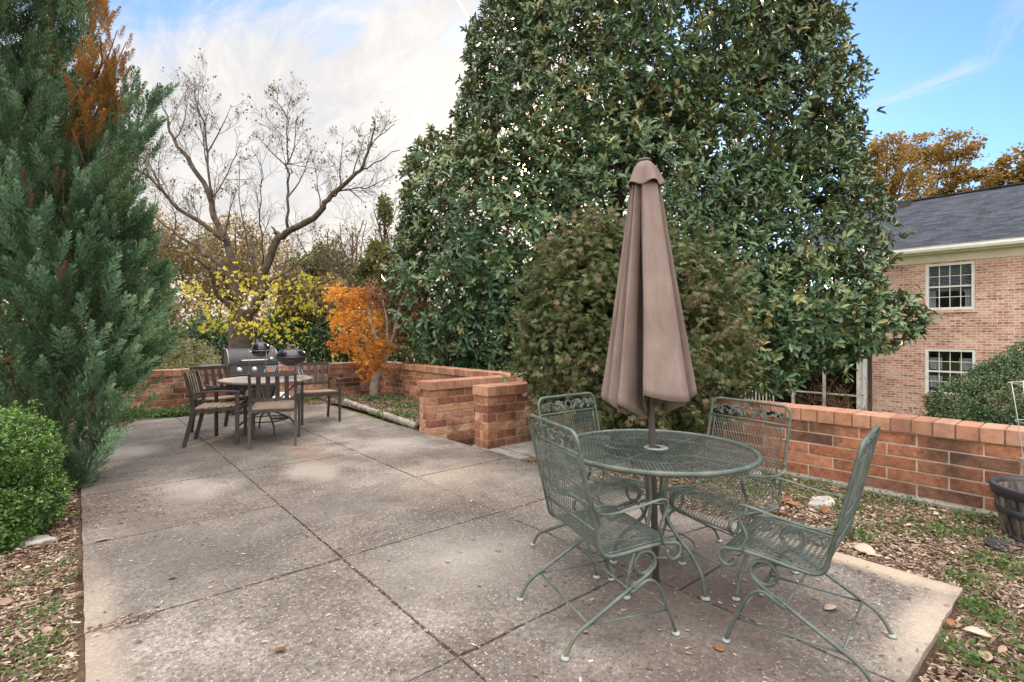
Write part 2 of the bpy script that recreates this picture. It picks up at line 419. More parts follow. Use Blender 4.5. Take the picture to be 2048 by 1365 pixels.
# ---------------------------------------------------------------- brick walls (local x = along the wall)
def wall(label, p_ab, q_ab, courses, z0, thick, foot=True, capz=.112, ends=(True, True), cw=.138, ov=.022, seed=0, clen=.40, bm=None):
    """masonry from p to q (a, b): bricks proud of a mortar core, rowlock cap, footing"""
    rr = random.Random(seed)
    P, Q = ab(*p_ab), ab(*q_ab); d = Q - P; L = float(np.linalg.norm(d)); rz = math.atan2(d[1], d[0])
    T = thing('brick_wall', label, 'brick wall', (P[0], P[1], z0), rz)
    ch = .1; m = MB(); mo = MB(); e = .007; hgt = courses * ch; zf = .05 if foot else 0.0
    mo.box2((e, e - thick / 2, zf - .3), (L - e, thick / 2 - e, zf + hgt + .004), 0)
    for c in range(courses):
        zz0, zz1 = zf + c * ch + .006, zf + (c + 1) * ch - .006
        x = -(.5 * clen if c % 2 else 0) - .02
        while x < L:
            x0, x1 = max(0, x + .006), min(L, x + clen - .006)
            if x1 - x0 > .02:
                for side in (-1, 1):
                    y0, y1 = side * thick / 2, side * (thick / 2 - .09)
                    j = rr.uniform(-.0022, .0022); t_ = rr.random()
                    if rr.random() < .12: t_ = 1.0
                    m.box2((x0, min(y0, y1) + j, zz0 + rr.uniform(-.001, .001)), (x1, max(y0, y1) + j, zz1 + rr.uniform(-.001, .001)), 0, t_)
            x += clen
        for ex, on in ((0, ends[0]), (L, ends[1])):       # header faces at a free end
            if on: m.box2((ex - .012 if ex else -.001, -(thick / 2 - .095) + .0, zz0), (ex + .001 if ex else .012, thick / 2 - .095, zz1), 0, rr.random())
    b_ = m.build('brickwork', bm or MBRICK, T); bevel(b_, .0055, 2)
    mo.build('mortar', MMORT, T)
    cp = MB(); x = -ov; zc = zf + hgt + .004; n = max(1, round((L + 2 * ov) / cw)); w = (L + 2 * ov) / n
    for i in range(n):
        j = rr.uniform(-.0025, .0025)
        cp.box2((x + .0045, -thick / 2 - ov + j, zc + rr.uniform(-.001, .001)), (x + w - .0045, thick / 2 + ov + j, zc + capz + rr.uniform(-.002, .002)), 0, rr.random()); x += w
    bevel(cp.build('cap', MCAP, T), .005, 2)
    mc = MB(); mc.box2((-ov + .008, -thick / 2 - ov + .009, zc - .001), (L + ov - .008, thick / 2 + ov - .009, zc + capz - .008))
    mc.build('cap_mortar', MCAPJ, T)
    if foot:
        ft = MB(); ft.box2((0, -thick / 2 - .06, -.3), (L, thick / 2 + .06, zf - .002)); bevel(ft.build('footing', MFOOT, T), .008)
    return T
wall('long low orange brick wall with rowlock cap behind the green iron chairs', (4.62, 5.265), (-7, 5.265), 5, -.03, .25, ends=(True, False), seed=3)
wall('short brick wing wall ending in a pier beside the green chairs, nearer side of the steps', (4.775, 3.58), (4.775, 5.395), 6, -.05, .25, foot=True, ends=(True, False), seed=4, clen=.30, bm=MBRICK2)
wall('short brick wing wall on the far side of the steps, its pier near the timber edging', (5.975, 3.53), (5.975, 5.135), 9, -.33, .25, foot=False, ends=(True, False), seed=5, clen=.30, bm=MBRICK2)
wall('brick garden wall running away behind the orange maple to the corner', (5.85, 5.265), (10.62, 5.265), 6, -.03, .25, foot=False, ends=(True, False), seed=6, clen=.30, bm=MBRICK2)
wall('brick wall across the back of the patio behind the gas grill', (10.75, 5.39), (10.75, -7), 6, -.03, .25, foot=False, ends=(True, False), seed=8, clen=.36, bm=MBRICK2)

# timber edging
m = MB(); pts = [gnd(690, 803, .03), gnd(760, 828, .03), gnd(829, 852, .03)]
def log(p, q, r0, name, lab):
    mm = MB(); n = 14; P = [p + (q - p) * i / n + np.array([0, 0, random.uniform(-.006, .006)]) for i in range(n + 1)]
    mm.tube(P, [r0 * random.uniform(.88, 1.1) for _ in P], 8, smooth=True)
    o = mm.build(name, MTIMBER); tag(o, lab, 'edging timber', 'timbers edging the mulch bed'); return o
log(pts[0], pts[1], .052, 'edging_timber', 'weathered grey landscape timber edging the mulch bed, farther one')
log(pts[1] + np.array([.06, -.06, 0]), pts[2], .055, 'edging_timber', 'weathered grey landscape timber edging the mulch bed, nearer one ending by the pier')

# ---------------------------------------------------------------- house
def shingle_mat():
    t = NT('asphalt_shingles'); v = t.coord()
    sp = t.n('ShaderNodeSeparateXYZ'); t.ln(v, sp.inputs[0]); cb = t.n('ShaderNodeCombineXYZ')
    t.ln(sp.outputs[1], cb.inputs[0]); t.ln(t.math('MULTIPLY', sp.outputs[0], 1.13), cb.inputs[1])
    br = t.n('ShaderNodeTexBrick'); t.ln(cb.outputs[0], br.inputs['Vector'])
    for k, x in (('Scale', 1.0), ('Mortar Size', .006), ('Brick Width', .30), ('Row Height', .115), ('Bias', 0.0)): br.inputs[k].default_value = x
    br.inputs['Color1'].default_value = (.026, .030, .040, 1); br.inputs['Color2'].default_value = (.066, .076, .098, 1); br.inputs['Mortar'].default_value = (.025, .028, .036, 1)
    n = t.noise(v, 30, 4, .7)
    col = t.mix(.6, br.outputs['Color'], t.ramp(n, [(.3, (.6, .6, .6)), (.7, (1.4, 1.4, 1.4))]), 'MULTIPLY')
    return t.done(t.bsdf(col, .9, 0, .25, t.bump(br.outputs['Fac'], -.5, .02)))
def housebrick_mat():
    t = NT('house_brick'); v = t.coord()
    sp = t.n('ShaderNodeSeparateXYZ'); t.ln(v, sp.inputs[0]); cb = t.n('ShaderNodeCombineXYZ')
    t.ln(t.math('ADD', sp.outputs[1], sp.outputs[0]), cb.inputs[0]); t.ln(sp.outputs[2], cb.inputs[1])
    br = t.n('ShaderNodeTexBrick'); t.ln(cb.outputs[0], br.inputs['Vector'])
    for k, x in (('Scale', 1.0), ('Mortar Size', .009), ('Mortar Smooth', .2), ('Brick Width', .23), ('Row Height', .078), ('Bias', -.1)): br.inputs[k].default_value = x
    br.inputs['Color1'].default_value = (.45, .235, .185, 1); br.inputs['Color2'].default_value = (.62, .42, .36, 1); br.inputs['Mortar'].default_value = (.66, .56, .50, 1)
    # individual dark bricks
    fx = t.math('FLOOR', t.math('DIVIDE', sp.outputs[2], .078)); off = t.math('MULTIPLY', t.math('MODULO', t.math('ABSOLUTE', fx), 2.0), .115)
    bx = t.math('FLOOR', t.math('DIVIDE', t.math('ADD', t.math('ADD', sp.outputs[1], sp.outputs[0]), off), .23))
    wn = t.n('ShaderNodeTexWhiteNoise', noise_dimensions='2D'); c2 = t.n('ShaderNodeCombineXYZ'); t.ln(bx, c2.inputs[0]); t.ln(fx, c2.inputs[1]); t.ln(c2.outputs[0], wn.inputs['Vector'])
    dk = t.math('MULTIPLY', t.math('GREATER_THAN', wn.outputs['Value'], .86), t.math('SUBTRACT', 1.0, br.outputs['Fac']))
    n = t.noise(v, 22, 6, .75); n2 = t.noise(v, 1.2, 4, .6)
    col = t.mix(t.math('MULTIPLY', dk, .7), br.outputs['Color'], (.20, .11, .09))
    col = t.mix(.8, col, t.ramp(n, [(.3, (.5, .45, .42)), (.5, (1, 1, 1)), (.72, (1.45, 1.45, 1.5))]), 'MULTIPLY')
    col = t.mix(.5, col, t.ramp(n2, [(.35, (.75, .72, .7)), (.65, (1.2, 1.2, 1.2))]), 'MULTIPLY')
    return t.done(t.bsdf(col, .9, 0, .2, t.bump(br.outputs['Fac'], -.5, .01)))
MHB, MSH = housebrick_mat(), shingle_mat()
MWHITE = simple('white_paint', (.66, .66, .65), (.78, .78, .77), 5, .55, bump=.05)
MCREAM = simple('cream_paint', (.58, .54, .46), (.68, .64, .56), 4, .6, bump=.05)
t = NT('window_glass'); MGLASS = t.done(t.bsdf((.012, .014, .018), .04, 0, .9))
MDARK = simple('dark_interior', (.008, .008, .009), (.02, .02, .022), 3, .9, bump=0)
MBLIND = simple('blind_slats', (.30, .32, .36), (.38, .40, .44), 4, .6, bump=0)
MCURT = simple('curtain_cloth', (.52, .52, .50), (.68, .68, .66), 12, .9, bump=.2)
MSPOUT = simple('dark_downspout', (.035, .032, .032), (.06, .055, .055), 5, .5, bump=0)
HZ = -1.75
hs = thing('brick_house', 'two storey pale brick house with dark shingle roof and white trim beyond the wall', 'house', (0, 0, 0), TH)
FB = 20.1                                             # facade plane; local x = b, y = a
WIN = [(2.70, 3.85, 2.02, 3.44, 'up'), (2.68, 3.86, -.55, .83, 'low')]
m = MB()                                              # facade with real openings
ys = sorted(set([-8, 5.25] + [w for q in WIN for w in q[:2]])); zs = sorted(set([HZ - .6, 3.55] + [w for q in WIN for w in q[2:4]]))
for i in range(len(ys) - 1):
    for k in range(len(zs) - 1):
        cy, cz = (ys[i] + ys[i + 1]) / 2, (zs[k] + zs[k + 1]) / 2
        if any(q[0] < cy < q[1] and q[2] < cz < q[3] for q in WIN): continue
        m.add([(FB, ys[i], zs[k]), (FB, ys[i + 1], zs[k]), (FB, ys[i + 1], zs[k + 1]), (FB, ys[i], zs[k + 1])], [(0, 3, 2, 1)])
for q in WIN:                                         # reveals
    y0, y1, z0, z1 = q[:4]; c = [(y0, z0), (y1, z0), (y1, z1), (y0, z1)]
    for i in range(4):
        (p, r), (s, w) = c[i], c[(i + 1) % 4]
        m.add([(FB, p, r), (FB, s, w), (FB + .18, s, w), (FB + .18, p, r)], [(0, 1, 2, 3)])
m.add([(FB, 5.25, HZ - .6), (FB + 8.2, 5.25, HZ - .6), (FB + 8.2, 5.25, 3.55), (FB, 5.25, 3.55)], [(0, 1, 2, 3)])
m.add([(FB + 8.2, 5.25, HZ - .6), (FB + 8.2, -8, HZ - .6), (FB + 8.2, -8, 3.55), (FB + 8.2, 5.25, 3.55)], [(0, 1, 2, 3)])
m.add([(FB + 8.2, -8, HZ - .6), (FB, -8, HZ - .6), (FB, -8, 3.55), (FB + 8.2, -8, 3.55)], [(0, 1, 2, 3)])
m.build('wall', MHB, hs)
m = MB(); m.box2((FB - .03, -8, 3.48), (FB - .002, 5.27, 3.74)); m.box2((FB - .30, -8, 3.73), (FB - .032, 5.3, 3.76))
m.build('frieze', MCREAM, hs)
m = MB()
prof = [(-.34, .0), (-.44, .0), (-.46, .07), (-.44, .14), (-.46, .17), (-.34, .17)]
for i in range(len(prof)):
    (x0, z0), (x1, z1) = prof[i], prof[(i + 1) % len(prof)]
    m.add([(FB + x0, -8, 3.78 + z0), (FB + x0, 5.35, 3.78 + z0), (FB + x1, 5.35, 3.78 + z1), (FB + x1, -8, 3.78 + z1)], [(0, 1, 2, 3)])
m.add([(FB + x, 5.35, 3.78 + z) for x, z in prof], [tuple(range(6))])
m.box2((FB - .335, -8, 3.765), (FB - .30, 5.34, 3.945))
m.build('gutter', MWHITE, hs)
m = MB(); e0, e1, zr = FB - .42, FB + 4.1, 6.32
m.add([(e0, -9, 3.96), (e0, 8.2, 3.96), (e1, 8.2, zr), (e1, -9, zr), (FB + 8.6, -9, 3.96), (FB + 8.6, 8.2, 3.96)], [(0, 3, 2, 1), (3, 4, 5, 2)])
m.add([(e0, -9, 3.95), (e0, 8.2, 3.95), (e1, 8.2, zr - .06), (e1, -9, zr - .06), (FB + 8.6, -9, 3.95), (FB + 8.6, 8.2, 3.95)], [(0, 1, 2, 3), (3, 2, 5, 4)])
rf = m.build('roof', MSH, hs)
m = MB(); m.box2((e1 - .12, -9, zr - .01), (e1 + .12, 8.2, zr + .035)); m.build('ridge_cap', MSH, rf)
m = MB(); m.box2((e1 - .55, 5.0, zr - .29), (e1 - .25, 5.4, zr - .05)); m.build('roof_vent', MSPOUT, rf)
m = MB(); m.add([(FB - .40, 5.3, 4.0), (FB - .40, 5.75, 4.02), (FB + .25, 5.3, 4.5), (FB + .25, 5.75, 4.38)], [(0, 1, 3, 2)]); m.add([(FB - .40, 5.3, 3.97), (FB - .40, 5.75, 3.99), (FB + .25, 5.3, 4.47), (FB + .25, 5.75, 4.35)], [(0, 2, 3, 1)]); m.build('flashing', MWHITE, rf)
for (y0, y1, z0, z1, kind) in WIN:
    x = FB + .07; fw = .075
    f = MB(); f.box2((x - .06, y0, z0 + fw), (x + .05, y0 + fw, z1 - fw)); f.box2((x - .06, y1 - fw, z0 + fw), (x + .05, y1, z1 - fw)); f.box2((x - .06, y0, z0), (x + .05, y1, z0 + fw)); f.box2((x - .06, y0, z1 - fw), (x + .05, y1, z1))
    zm = (z0 + z1) / 2
    w_ = bevel(f.build('window', MWHITE, hs), .006)
    q = MB(); q.box2((x + .03, y0 + fw, z0 + fw), (x + .036, y1 - fw, z1 - fw))
    t_ = NT('pane_glass'); g0 = t_.n('ShaderNodeBsdfGlossy'); g0.inputs['Roughness'].default_value = .03; tr = t_.n('ShaderNodeBsdfTransparent'); tr.inputs['Color'].default_value = (.85, .88, .92, 1)
    mxs = t_.n('ShaderNodeMixShader'); mxs.inputs[0].default_value = .13; t_.ln(tr.outputs[0], mxs.inputs[1]); t_.ln(g0.outputs[0], mxs.inputs[2]); mp_ = t_.done(mxs.outputs[0])
    q.build('pane', mp_, w_)
    mu = MB()
    for i in range(1, 4):
        yy = y0 + fw + (y1 - y0 - 2 * fw) * i / 4; mu.box2((x + .004, yy - .009, z0 + fw), (x + .026, yy + .009, zm - .025)); mu.box2((x + .004, yy - .009, zm + .025), (x + .026, yy + .009, z1 - fw))
    for zz in (z0 + fw + (zm - z0 - fw) * .5, zm + (z1 - zm - fw) * .5): mu.box2((x + .007, y0 + fw, zz - .009), (x + .022, y1 - fw, zz + .009))
    mu.build('muntins', MWHITE, w_)
    sr = MB(); sr.box2((x - .01, y0 + fw, zm - .025), (x + .028, y1 - fw, zm + .025)); sr.build('meeting_rail', MWHITE, w_)
    sl = MB(); sl.box2((FB - .055, y0 - .06, z0 - .085), (FB + .05, y1 + .06, z0 - .004), 0); sl.build('sill', MHB, w_)
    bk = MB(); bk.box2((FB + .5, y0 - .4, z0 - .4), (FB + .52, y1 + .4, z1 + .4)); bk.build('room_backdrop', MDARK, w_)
    if kind == 'up':
        bl = MB()
        for i in range(17): bl.box((FB + .17, (y0 + y1) / 2, z1 - fw - .03 - i * .045), (.004, y1 - y0 - .16, .030), 0)
        bl.build('blind', MBLIND, w_)
    cu = MB()
    cwid = .40 if kind == 'low' else .24; spans = [(y0 + .08, y0 + cwid), (y1 - cwid, y1 - .08)]
    zt, zb = (z1 - .27, zm + .06) if kind == 'low' else (zm - .1, z0 + .06)
    for (c0, c1) in spans:
        n = 24; vs = []
        for i in range(n + 1):
            yy = c0 + (c1 - c0) * i / n; xo = .125 + .02 * math.sin(i * 1.9); vs += [(FB + xo, yy, zt), (FB + xo * 1.02, yy + .02 * math.sin(i), zb if kind == 'low' else zb)]
        cu.add(vs, [(2 * i, 2 * i + 2, 2 * i + 3, 2 * i + 1) for i in range(n)], 0, True)
        cu.build('curtain', MCURT, w_); cu = MB()
        if kind == 'low':
            vs = [(a_, b_, z_ - (zt - z0 - .1) * .55) for a_, b_, z_ in vs]; cu.add(vs, [(2 * i, 2 * i + 2, 2 * i + 3, 2 * i + 1) for i in range(n)], 0, True); cu.build('curtain', MCURT, w_); cu = MB()
# screened porch on the end of the house
pz = HZ + .1
m = MB(); m.box2((FB + 2.6, 5.27, pz), (FB + 2.7, 11.2, 1.2)); m.box2((FB + .3, 11.2, pz), (FB + 2.7, 11.3, 1.2)); m.build('porch_interior', MDARK, hs)
m = MB(); m.box2((FB - .1, 5.27, pz - .3), (FB + 2.7, 11.3, pz)); m.build('porch_floor', MFOOT, hs)
m = MB(); m.box2((FB - .6, 5.2, 1.0), (FB + 2.9, 11.6, 1.25)); m.build('porch_beam', MCREAM, hs)
m = MB(); m.add([(FB - .7, 5.26, 1.26), (FB - .7, 11.7, 1.26), (FB + 3, 11.7, 3.0), (FB + 3, 5.26, 3.0)], [(0, 3, 2, 1)]); m.build('porch_roof', MSH, hs)
def ay(px, b=FB):       # where a sight line at px meets the facade plane
    k = (px - CX) / F; Y = b / (k * V[0] + V[1]); return k * Y * U[0] + Y * U[1]
for px0, px1 in ((1471, 1484), (1583, 1588), (1645, 1650)):
    m = MB(); m.box2((FB, ay(px1), pz), (FB + .09, ay(px0), 1.0)); m.build('porch_post', MCREAM, hs)
m = MB(); m.box2((FB - .05, ay(1736), pz - .4), (FB + .30, ay(1714), 1.0)); m.box2((FB - .09, ay(1734), pz - .4), (FB - .045, ay(1727), 1.0)); m.build('porch_column', MWHITE, hs)
m = MB(); m.box2((FB + .01, 5.6, -.84), (FB + .07, 11.2, -.79)); m.box2((FB + .01, 5.6, pz + .05), (FB + .07, 11.2, pz + .1)); m.build('porch_rail', MCREAM, hs)
for i in range(9):
    y = ay(1490 + i * 7.0); m = MB(); m.box2((FB + .02, y - .02, pz + .1), (FB + .06, y + .02, -.845)); m.build('baluster', MCREAM, hs)
m = MB(); m.box2((FB - .09, ay(1744.5), HZ - .2), (FB - .01, ay(1738), 3.6)); m.build('downspout', MSPOUT, hs)
m = MB(); m.box2((FB - .03, 5.1, 1.25), (FB - .004, 5.27, 3.48)); m.build('corner_board', MWHITE, hs)
# ---------------------------------------------------------------- furniture materials
def iron_mat():
    t = NT('verdigris_painted_iron'); v = t.coord(); n = t.noise(v, 9, 6, .65); n2 = t.noise(v, 45, 5, .7)
    col = t.ramp(n, [(.3, (.048, .067, .057)), (.5, (.082, .107, .094)), (.7, (.14, .167, .152))])
    col = t.mix(t.math('MULTIPLY', t.ramp(n2, [(.58, (0, 0, 0)), (.72, (1, 1, 1))]), .5), col, (.20, .25, .235))
    col = t.mix(t.math('MULTIPLY', t.ramp(t.noise(v, 4.5, 5, .7), [(.55, (0, 0, 0)), (.7, (1, 1, 1))]), .6), col, (.105, .105, .045))
    return t.done(t.bsdf(col, .5, .15, .5, t.bump(n2, .25, .002)))
MIRON = iron_mat()
MGLIDE = simple('glide_cap', (.16, .20, .185), (.34, .38, .36), 40, .6, bump=.2)
MPOLE = simple('bronze_pole', (.085, .072, .068), (.13, .11, .10), 6, .45, .2, bump=.05)
def cloth_mat():
    t = NT('taupe_umbrella_cloth'); v = t.coord(); n = t.noise(v, 3, 5, .6); w = t.n('ShaderNodeTexWave', wave_type='BANDS', bands_direction='Z')
    w.inputs['Scale'].default_value = 160; w.inputs['Distortion'].default_value = 3; t.ln(v, w.inputs['Vector'])
    col = t.ramp(n, [(.3, (.225, .172, .155)), (.7, (.315, .250, .230))])
    v2 = t.coord(scale=(1, 1, .14)); col = t.mix(.5, col, t.ramp(t.noise(v2, 22, 5, .65), [(.3, (.72, .70, .68)), (.55, (1, 1, 1)), (.75, (1.22, 1.2, 1.16))]), 'MULTIPLY')
    col = t.mix(.4, col, t.ramp(t.noise(v, 260, 3, .7), [(.3, (.55, .55, .55)), (.7, (1.45, 1.45, 1.45))]), 'MULTIPLY')
    p = t.bsdf(col, .9, 0, .15, t.bump(t.math('ADD', t.noise(v, 9, 5, .6), t.math('MULTIPLY', t.noise(v, 300, 2, .6), .3)), .5, .016))
    tr = t.n('ShaderNodeBsdfTranslucent'); t.ln(col, tr.inputs['Color'])
    mx = t.n('ShaderNodeMixShader'); mx.inputs[0].default_value = .18; t.ln(p, mx.inputs[1]); t.ln(tr.outputs[0], mx.inputs[2])
    return t.done(mx.outputs[0])
MCLOTH = cloth_mat()
MBRONZE = simple('brown_powder_coat', (.030, .024, .022), (.055, .044, .040), 8, .5, .1, bump=.1)
MSLAT = simple('faux_wood_slat', (.21, .150, .112), (.31, .23, .175), 12, .6, bump=.15)
MBLUEGREY = MSLAT
def mosaic():
    t = NT('stone_tabletop'); v = t.coord(); vo = t.n('ShaderNodeTexVoronoi'); vo.inputs['Scale'].default_value = 26; t.ln(v, vo.inputs['Vector'])
    s = t.n('ShaderNodeSeparateColor'); t.ln(vo.outputs['Color'], s.inputs[0])
    col = t.ramp(s.outputs[0], [(0, (.20, .16, .13)), (.5, (.34, .30, .25)), (1, (.46, .42, .36))])
    return t.done(t.bsdf(t.mix(.4, col, t.ramp(t.noise(v, 60, 3), [(.3, (.6, .6, .6)), (.7, (1.3, 1.3, 1.3))]), 'MULTIPLY'), .4, 0, .5))
MTOP = mosaic()
MENAMEL = simple('black_enamel', (.010, .010, .013), (.016, .016, .02), 4, .16, bump=0, spec=.6)
MGRILL = simple('black_grill_paint', (.014, .015, .019), (.03, .031, .037), 10, .42, bump=.08)
MSTEEL = simple('stainless_steel', (.46, .46, .47), (.60, .60, .61), 20, .3, .9, bump=.05)
MSTEELD = simple('dull_steel', (.20, .20, .21), (.30, .30, .31), 20, .4, .8, bump=.05)
MREDP = simple('red_badge', (.50, .06, .03), (.60, .16, .05), 60, .4, bump=0)
MWHITEP = simple('light_print', (.55, .57, .60), (.65, .67, .70), 60, .5, bump=0)

# ---------------------------------------------------------------- green iron spring chair
def path_sampler(pts):
    P = np.array(pts); d = np.linalg.norm(np.diff(P, axis=0), axis=1); S = np.concatenate([[0], np.cumsum(d)])
    return lambda s: np.stack([np.interp(s, S, P[:, k]) for k in range(P.shape[1])], -1), S[-1]
def strands(mb, fn, L, w, px, ps, nrm_off=0.0, step=.03, r=(.0022, .0010)):
    k = px / ps
    for sg in (1, -1):
        n = int((2 * w + L * k) / px) + 2
        for i in range(n):
            x0 = (-w - L * k + i * px + .003) if sg > 0 else (-w + i * px + .003)
            lo, hi = sorted(((-w - x0) / (sg * k), (w - x0) / (sg * k))); lo, hi = max(0, lo), min(L, hi)
            if hi - lo < .004: continue
            ss = np.linspace(lo, hi, max(2, int((hi - lo) / step) + 1)); yz = fn(ss)
            mb.tube([(x0 + sg * k * s_, q[0], q[1]) for s_, q in zip(ss, yz)], 1, 4, flat=(r[0], r[1]), caps=False, smooth=False)
SW = .255                                             # half width to the side rail
def arc(cy, cz, r, a0, a1, n): return [(cy + r * math.cos(R(a0 + (a1 - a0) * i / n)), cz + r * math.sin(R(a0 + (a1 - a0) * i / n))) for i in range(n + 1)]
RAIL = arc(.262, .365, .036, -200, 95, 18) + [(.20, .409), (.10, .402), (0, .391), (-.055, .388)] + arc(-.058, .446, .057, 268, 195, 6) + [(-.123, .48), (-.155, .61), (-.19, .76), (-.215, .87)]
MESHP = arc(.268, .368, .030, -70, 88, 8) + [(.20, .407), (.10, .400), (0, .389), (-.055, .386)] + arc(-.056, .443, .056, 268, 195, 6) + [(-.120, .48), (-.152, .61), (-.187, .76), (-.2015, .824)]
def lobed_leaf(mb, c, ang, L, W, fn_map, th=.0035):
    n = 14; up, dn = [], []
    for i in range(n + 1):
        t = i / n; w = W * math.sin(math.pi * min(1, t * 1.02)) ** .7 * (.68 + .32 * math.cos(7 * math.pi * t + .6)); bend = .16 * L * math.sin(t * 2.2)
        up.append((t * L, bend + w)); dn.append((t * L, bend - w))
    cs, sn = math.cos(ang), math.sin(ang)
    tr = lambda q: (c[0] + q[0] * cs - q[1] * sn, c[1] + q[0] * sn + q[1] * cs)
    vs, fs = [], []
    for off in (-th, th):
        for a, b in zip(up, dn): vs.append(fn_map(*tr(a), off)); vs.append(fn_map(*tr(b), off))
    m_ = 2 * (n + 1)
    for i in range(n):
        fs.append((2 * i, 2 * i + 1, 2 * i + 3, 2 * i + 2)); fs.append((m_ + 2 * i, m_ + 2 * i + 2, m_ + 2 * i + 3, m_ + 2 * i + 1))
        fs.append((2 * i, 2 * i + 2, m_ + 2 * i + 2, m_ + 2 * i)); fs.append((2 * i + 1, m_ + 2 * i + 1, m_ + 2 * i + 3, 2 * i + 3))
    mb.add(vs, fs)
def make_iron_chair(label):
    T = thing('iron_armchair', label, 'patio chair', group='green iron chairs round the mesh table')
    rr = .0085
    m = MB()                                          # one bent tube: scroll, seat rail, back post, top bar and down again
    side = [(y, z) for y, z in RAIL]
    top = [(-SW, -.2185, .886), (-SW + .008, -.222, .905), (-SW + .024, -.2255, .920), (-SW + .046, -.2268, .926)]
    full = [(-SW, y, z) for y, z in side] + top + [(-x, y, z) for x, y, z in reversed(top)] + [(SW, y, z) for y, z in reversed(side)]
    m.tube(full, rr, 8)
    m.tube([(-SW, -.1555, .615), (0, -.160, .612), (SW, -.1555, .615)], .004, 6)
    for x in (-1, 1): m.tube([(x * (SW - .034), y, z) for y, z in MESHP[8:]], .0042, 6)
    m.tube([(-SW, -.1995, .824), (SW, -.1995, .824)], .0058, 6)
    m.tube([(-SW, -.1325, .505), (SW, -.1325, .505)], .0058, 6)
    m.tube([(-SW, .292, .345), (0, .296, .345), (SW, .292, .345)], .005, 6)
    m.build('frame', MIRON, T)
    fn, L = path_sampler(MESHP)
    P = np.array(MESHP); d = np.concatenate([[0], np.cumsum(np.linalg.norm(np.diff(P, axis=0), axis=1))]); cut = d[15]
    m = MB(); strands(m, lambda s: fn(s), cut, SW - .008, .0185, .043); m.build('seat', MIRON, T)
    m = MB(); strands(m, lambda s: fn(s + cut), L - cut, SW - .034, .0185, .043); m.build('backrest', MIRON, T)
    # vine band cut from plate
    mp = lambda x, z, o: (x, -.1995 - (z - .824) * .262 + o, z)
    m = MB()
    m.tube([mp(.026 * math.cos(a), .868 + .027 * math.sin(a), 0) for a in np.linspace(-1.2, 4.34, 20)], .0048, 6)
    for s in (-1, 1):
        mx = lambda x, z, o, s=s: mp(s * x, z, o)
        m.tube([mx(x, .866 + .022 * math.sin(x * 52 - .9), 0) for x in np.linspace(.028, .225, 24)], .004, 6)
        for (cx, cz, an, LL, W) in ((.030, .838, .5, .075, .017), (.060, .894, -.5, .075, .018), (.105, .835, .65, .075, .018), (.135, .892, -.6, .07, .018), (.17, .838, .6, .062, .016), (.195, .890, -.8, .055, .014), (.115, .868, .1, .06, .014)):
            lobed_leaf(m, (cx, cz), an, LL, W, mx)
    m.build('floral_band', MIRON, T)
    for s in (-1, 1):                                 # flat arms
        m = MB(); x = s * (SW + .012)
        pts = smooth_pts([(s * (SW + .006), -.148, .628), (x, -.145, .600), (x, -.115, .580), (x, -.05, .574), (x, .08, .590), (x, .175, .606), (x, .205, .603), (x, .218, .585), (x, .212, .555), (x, .185, .500), (x, .178, .475), (x, .188, .440), (s * (SW + .008), .20, .405)], 4)
        m.tube(pts, 1, 8, flat=(.0105, .0042), bfix=(1, 0, 0)); m.build('arm', MIRON, T)
    for s in (-1, 1):
        x = s * (SW - .006); m = MB()
        c = (.118, .332); cr = .050
        coil = [(x - s * .016 * i / 30, c[0] + cr * math.cos(R(-28 + 400 * i / 30)), c[1] + cr * math.sin(R(-28 + 400 * i / 30))) for i in range(31)]
        rear = smooth_pts([(x, -.272, .010), (x, -.262, .030), (x, -.238, .070), (x, -.205, .100), (x, -.15, .130), (x, .00, .211), (x, .10, .264), (x, .142, .288)], 4)
        m.tube(list(rear[:-1]) + coil + [(x - s * .016, c[0] - .03, .383), (x - s * .012, c[0] - .09, .385)], .0088, 8)
        l = m.build('leg', MIRON, T)
        g = MB(); g.lathe([(0, .0), (.017, .0), (.020, .004), (.017, .009), (.010, .013), (0, .013)], 14, (x, -.274, 0)); g.build('glide', MGLIDE, l)
        m = MB(); xf = x + s * .017
        m.tube(smooth_pts([(xf, .03, .222), (xf, .08, .250), (xf, .115, .263), (xf, .145, .255), (xf, .175, .222), (xf, .20, .17), (xf, .235, .09), (xf, .262, .012)], 4), .0082, 8)
        m.box((x + s * .008, .06, .243), (.030, .030, .022), 0, 0, .5, Matrix.Rotation(R(28), 3, 'X'))
        l = m.build('leg', MIRON, T)
        g = MB(); g.lathe([(0, .0), (.017, .0), (.020, .004), (.017, .009), (.010, .013), (0, .013)], 14, (xf, .264, 0)); g.build('glide', MGLIDE, l)
    m = MB(); xi = SW - .006
    m.tube([(-xi, -.165, .120), (xi, -.165, .120)], .0052, 6); m.tube([(-xi, .225, .118), (xi, .225, .118)], .0052, 6)
    for s in (-1, 1): m.tube([(s * xi, -.165, .116), (s * (xi + .008), .225, .112)], .0052, 6)
    m.tube([(-xi, .035, .228), (xi, .035, .228)], .0052, 6)
    m.build('stretcher', MIRON, T)
    return T
IC = make_iron_chair('green iron mesh armchair nearest the camera, on the left of the table, seen from behind')
def put(o, x, y, f): o.location = (x, y, .002); o.rotation_euler = (0, 0, math.atan2(-f[0], f[1]))
chairs = [IC] + [copy_tree(IC) for _ in range(3)]
chairs[1]['label'] = 'green iron mesh armchair at the right front with its back toward the barrel planter'
chairs[2]['label'] = 'green iron mesh armchair behind the table against the right brick wall, facing left'
chairs[3]['label'] = 'green iron mesh armchair by the wing wall, half hidden behind the front left chair'
put(chairs[0], .385, 2.43, (.935, .355)); put(chairs[1], 1.30, 2.247, (-.75, .66)); put(chairs[2], 1.215, 2.93, (-.86, -.50)); put(chairs[3], .50, 3.17, (.63, -.77))

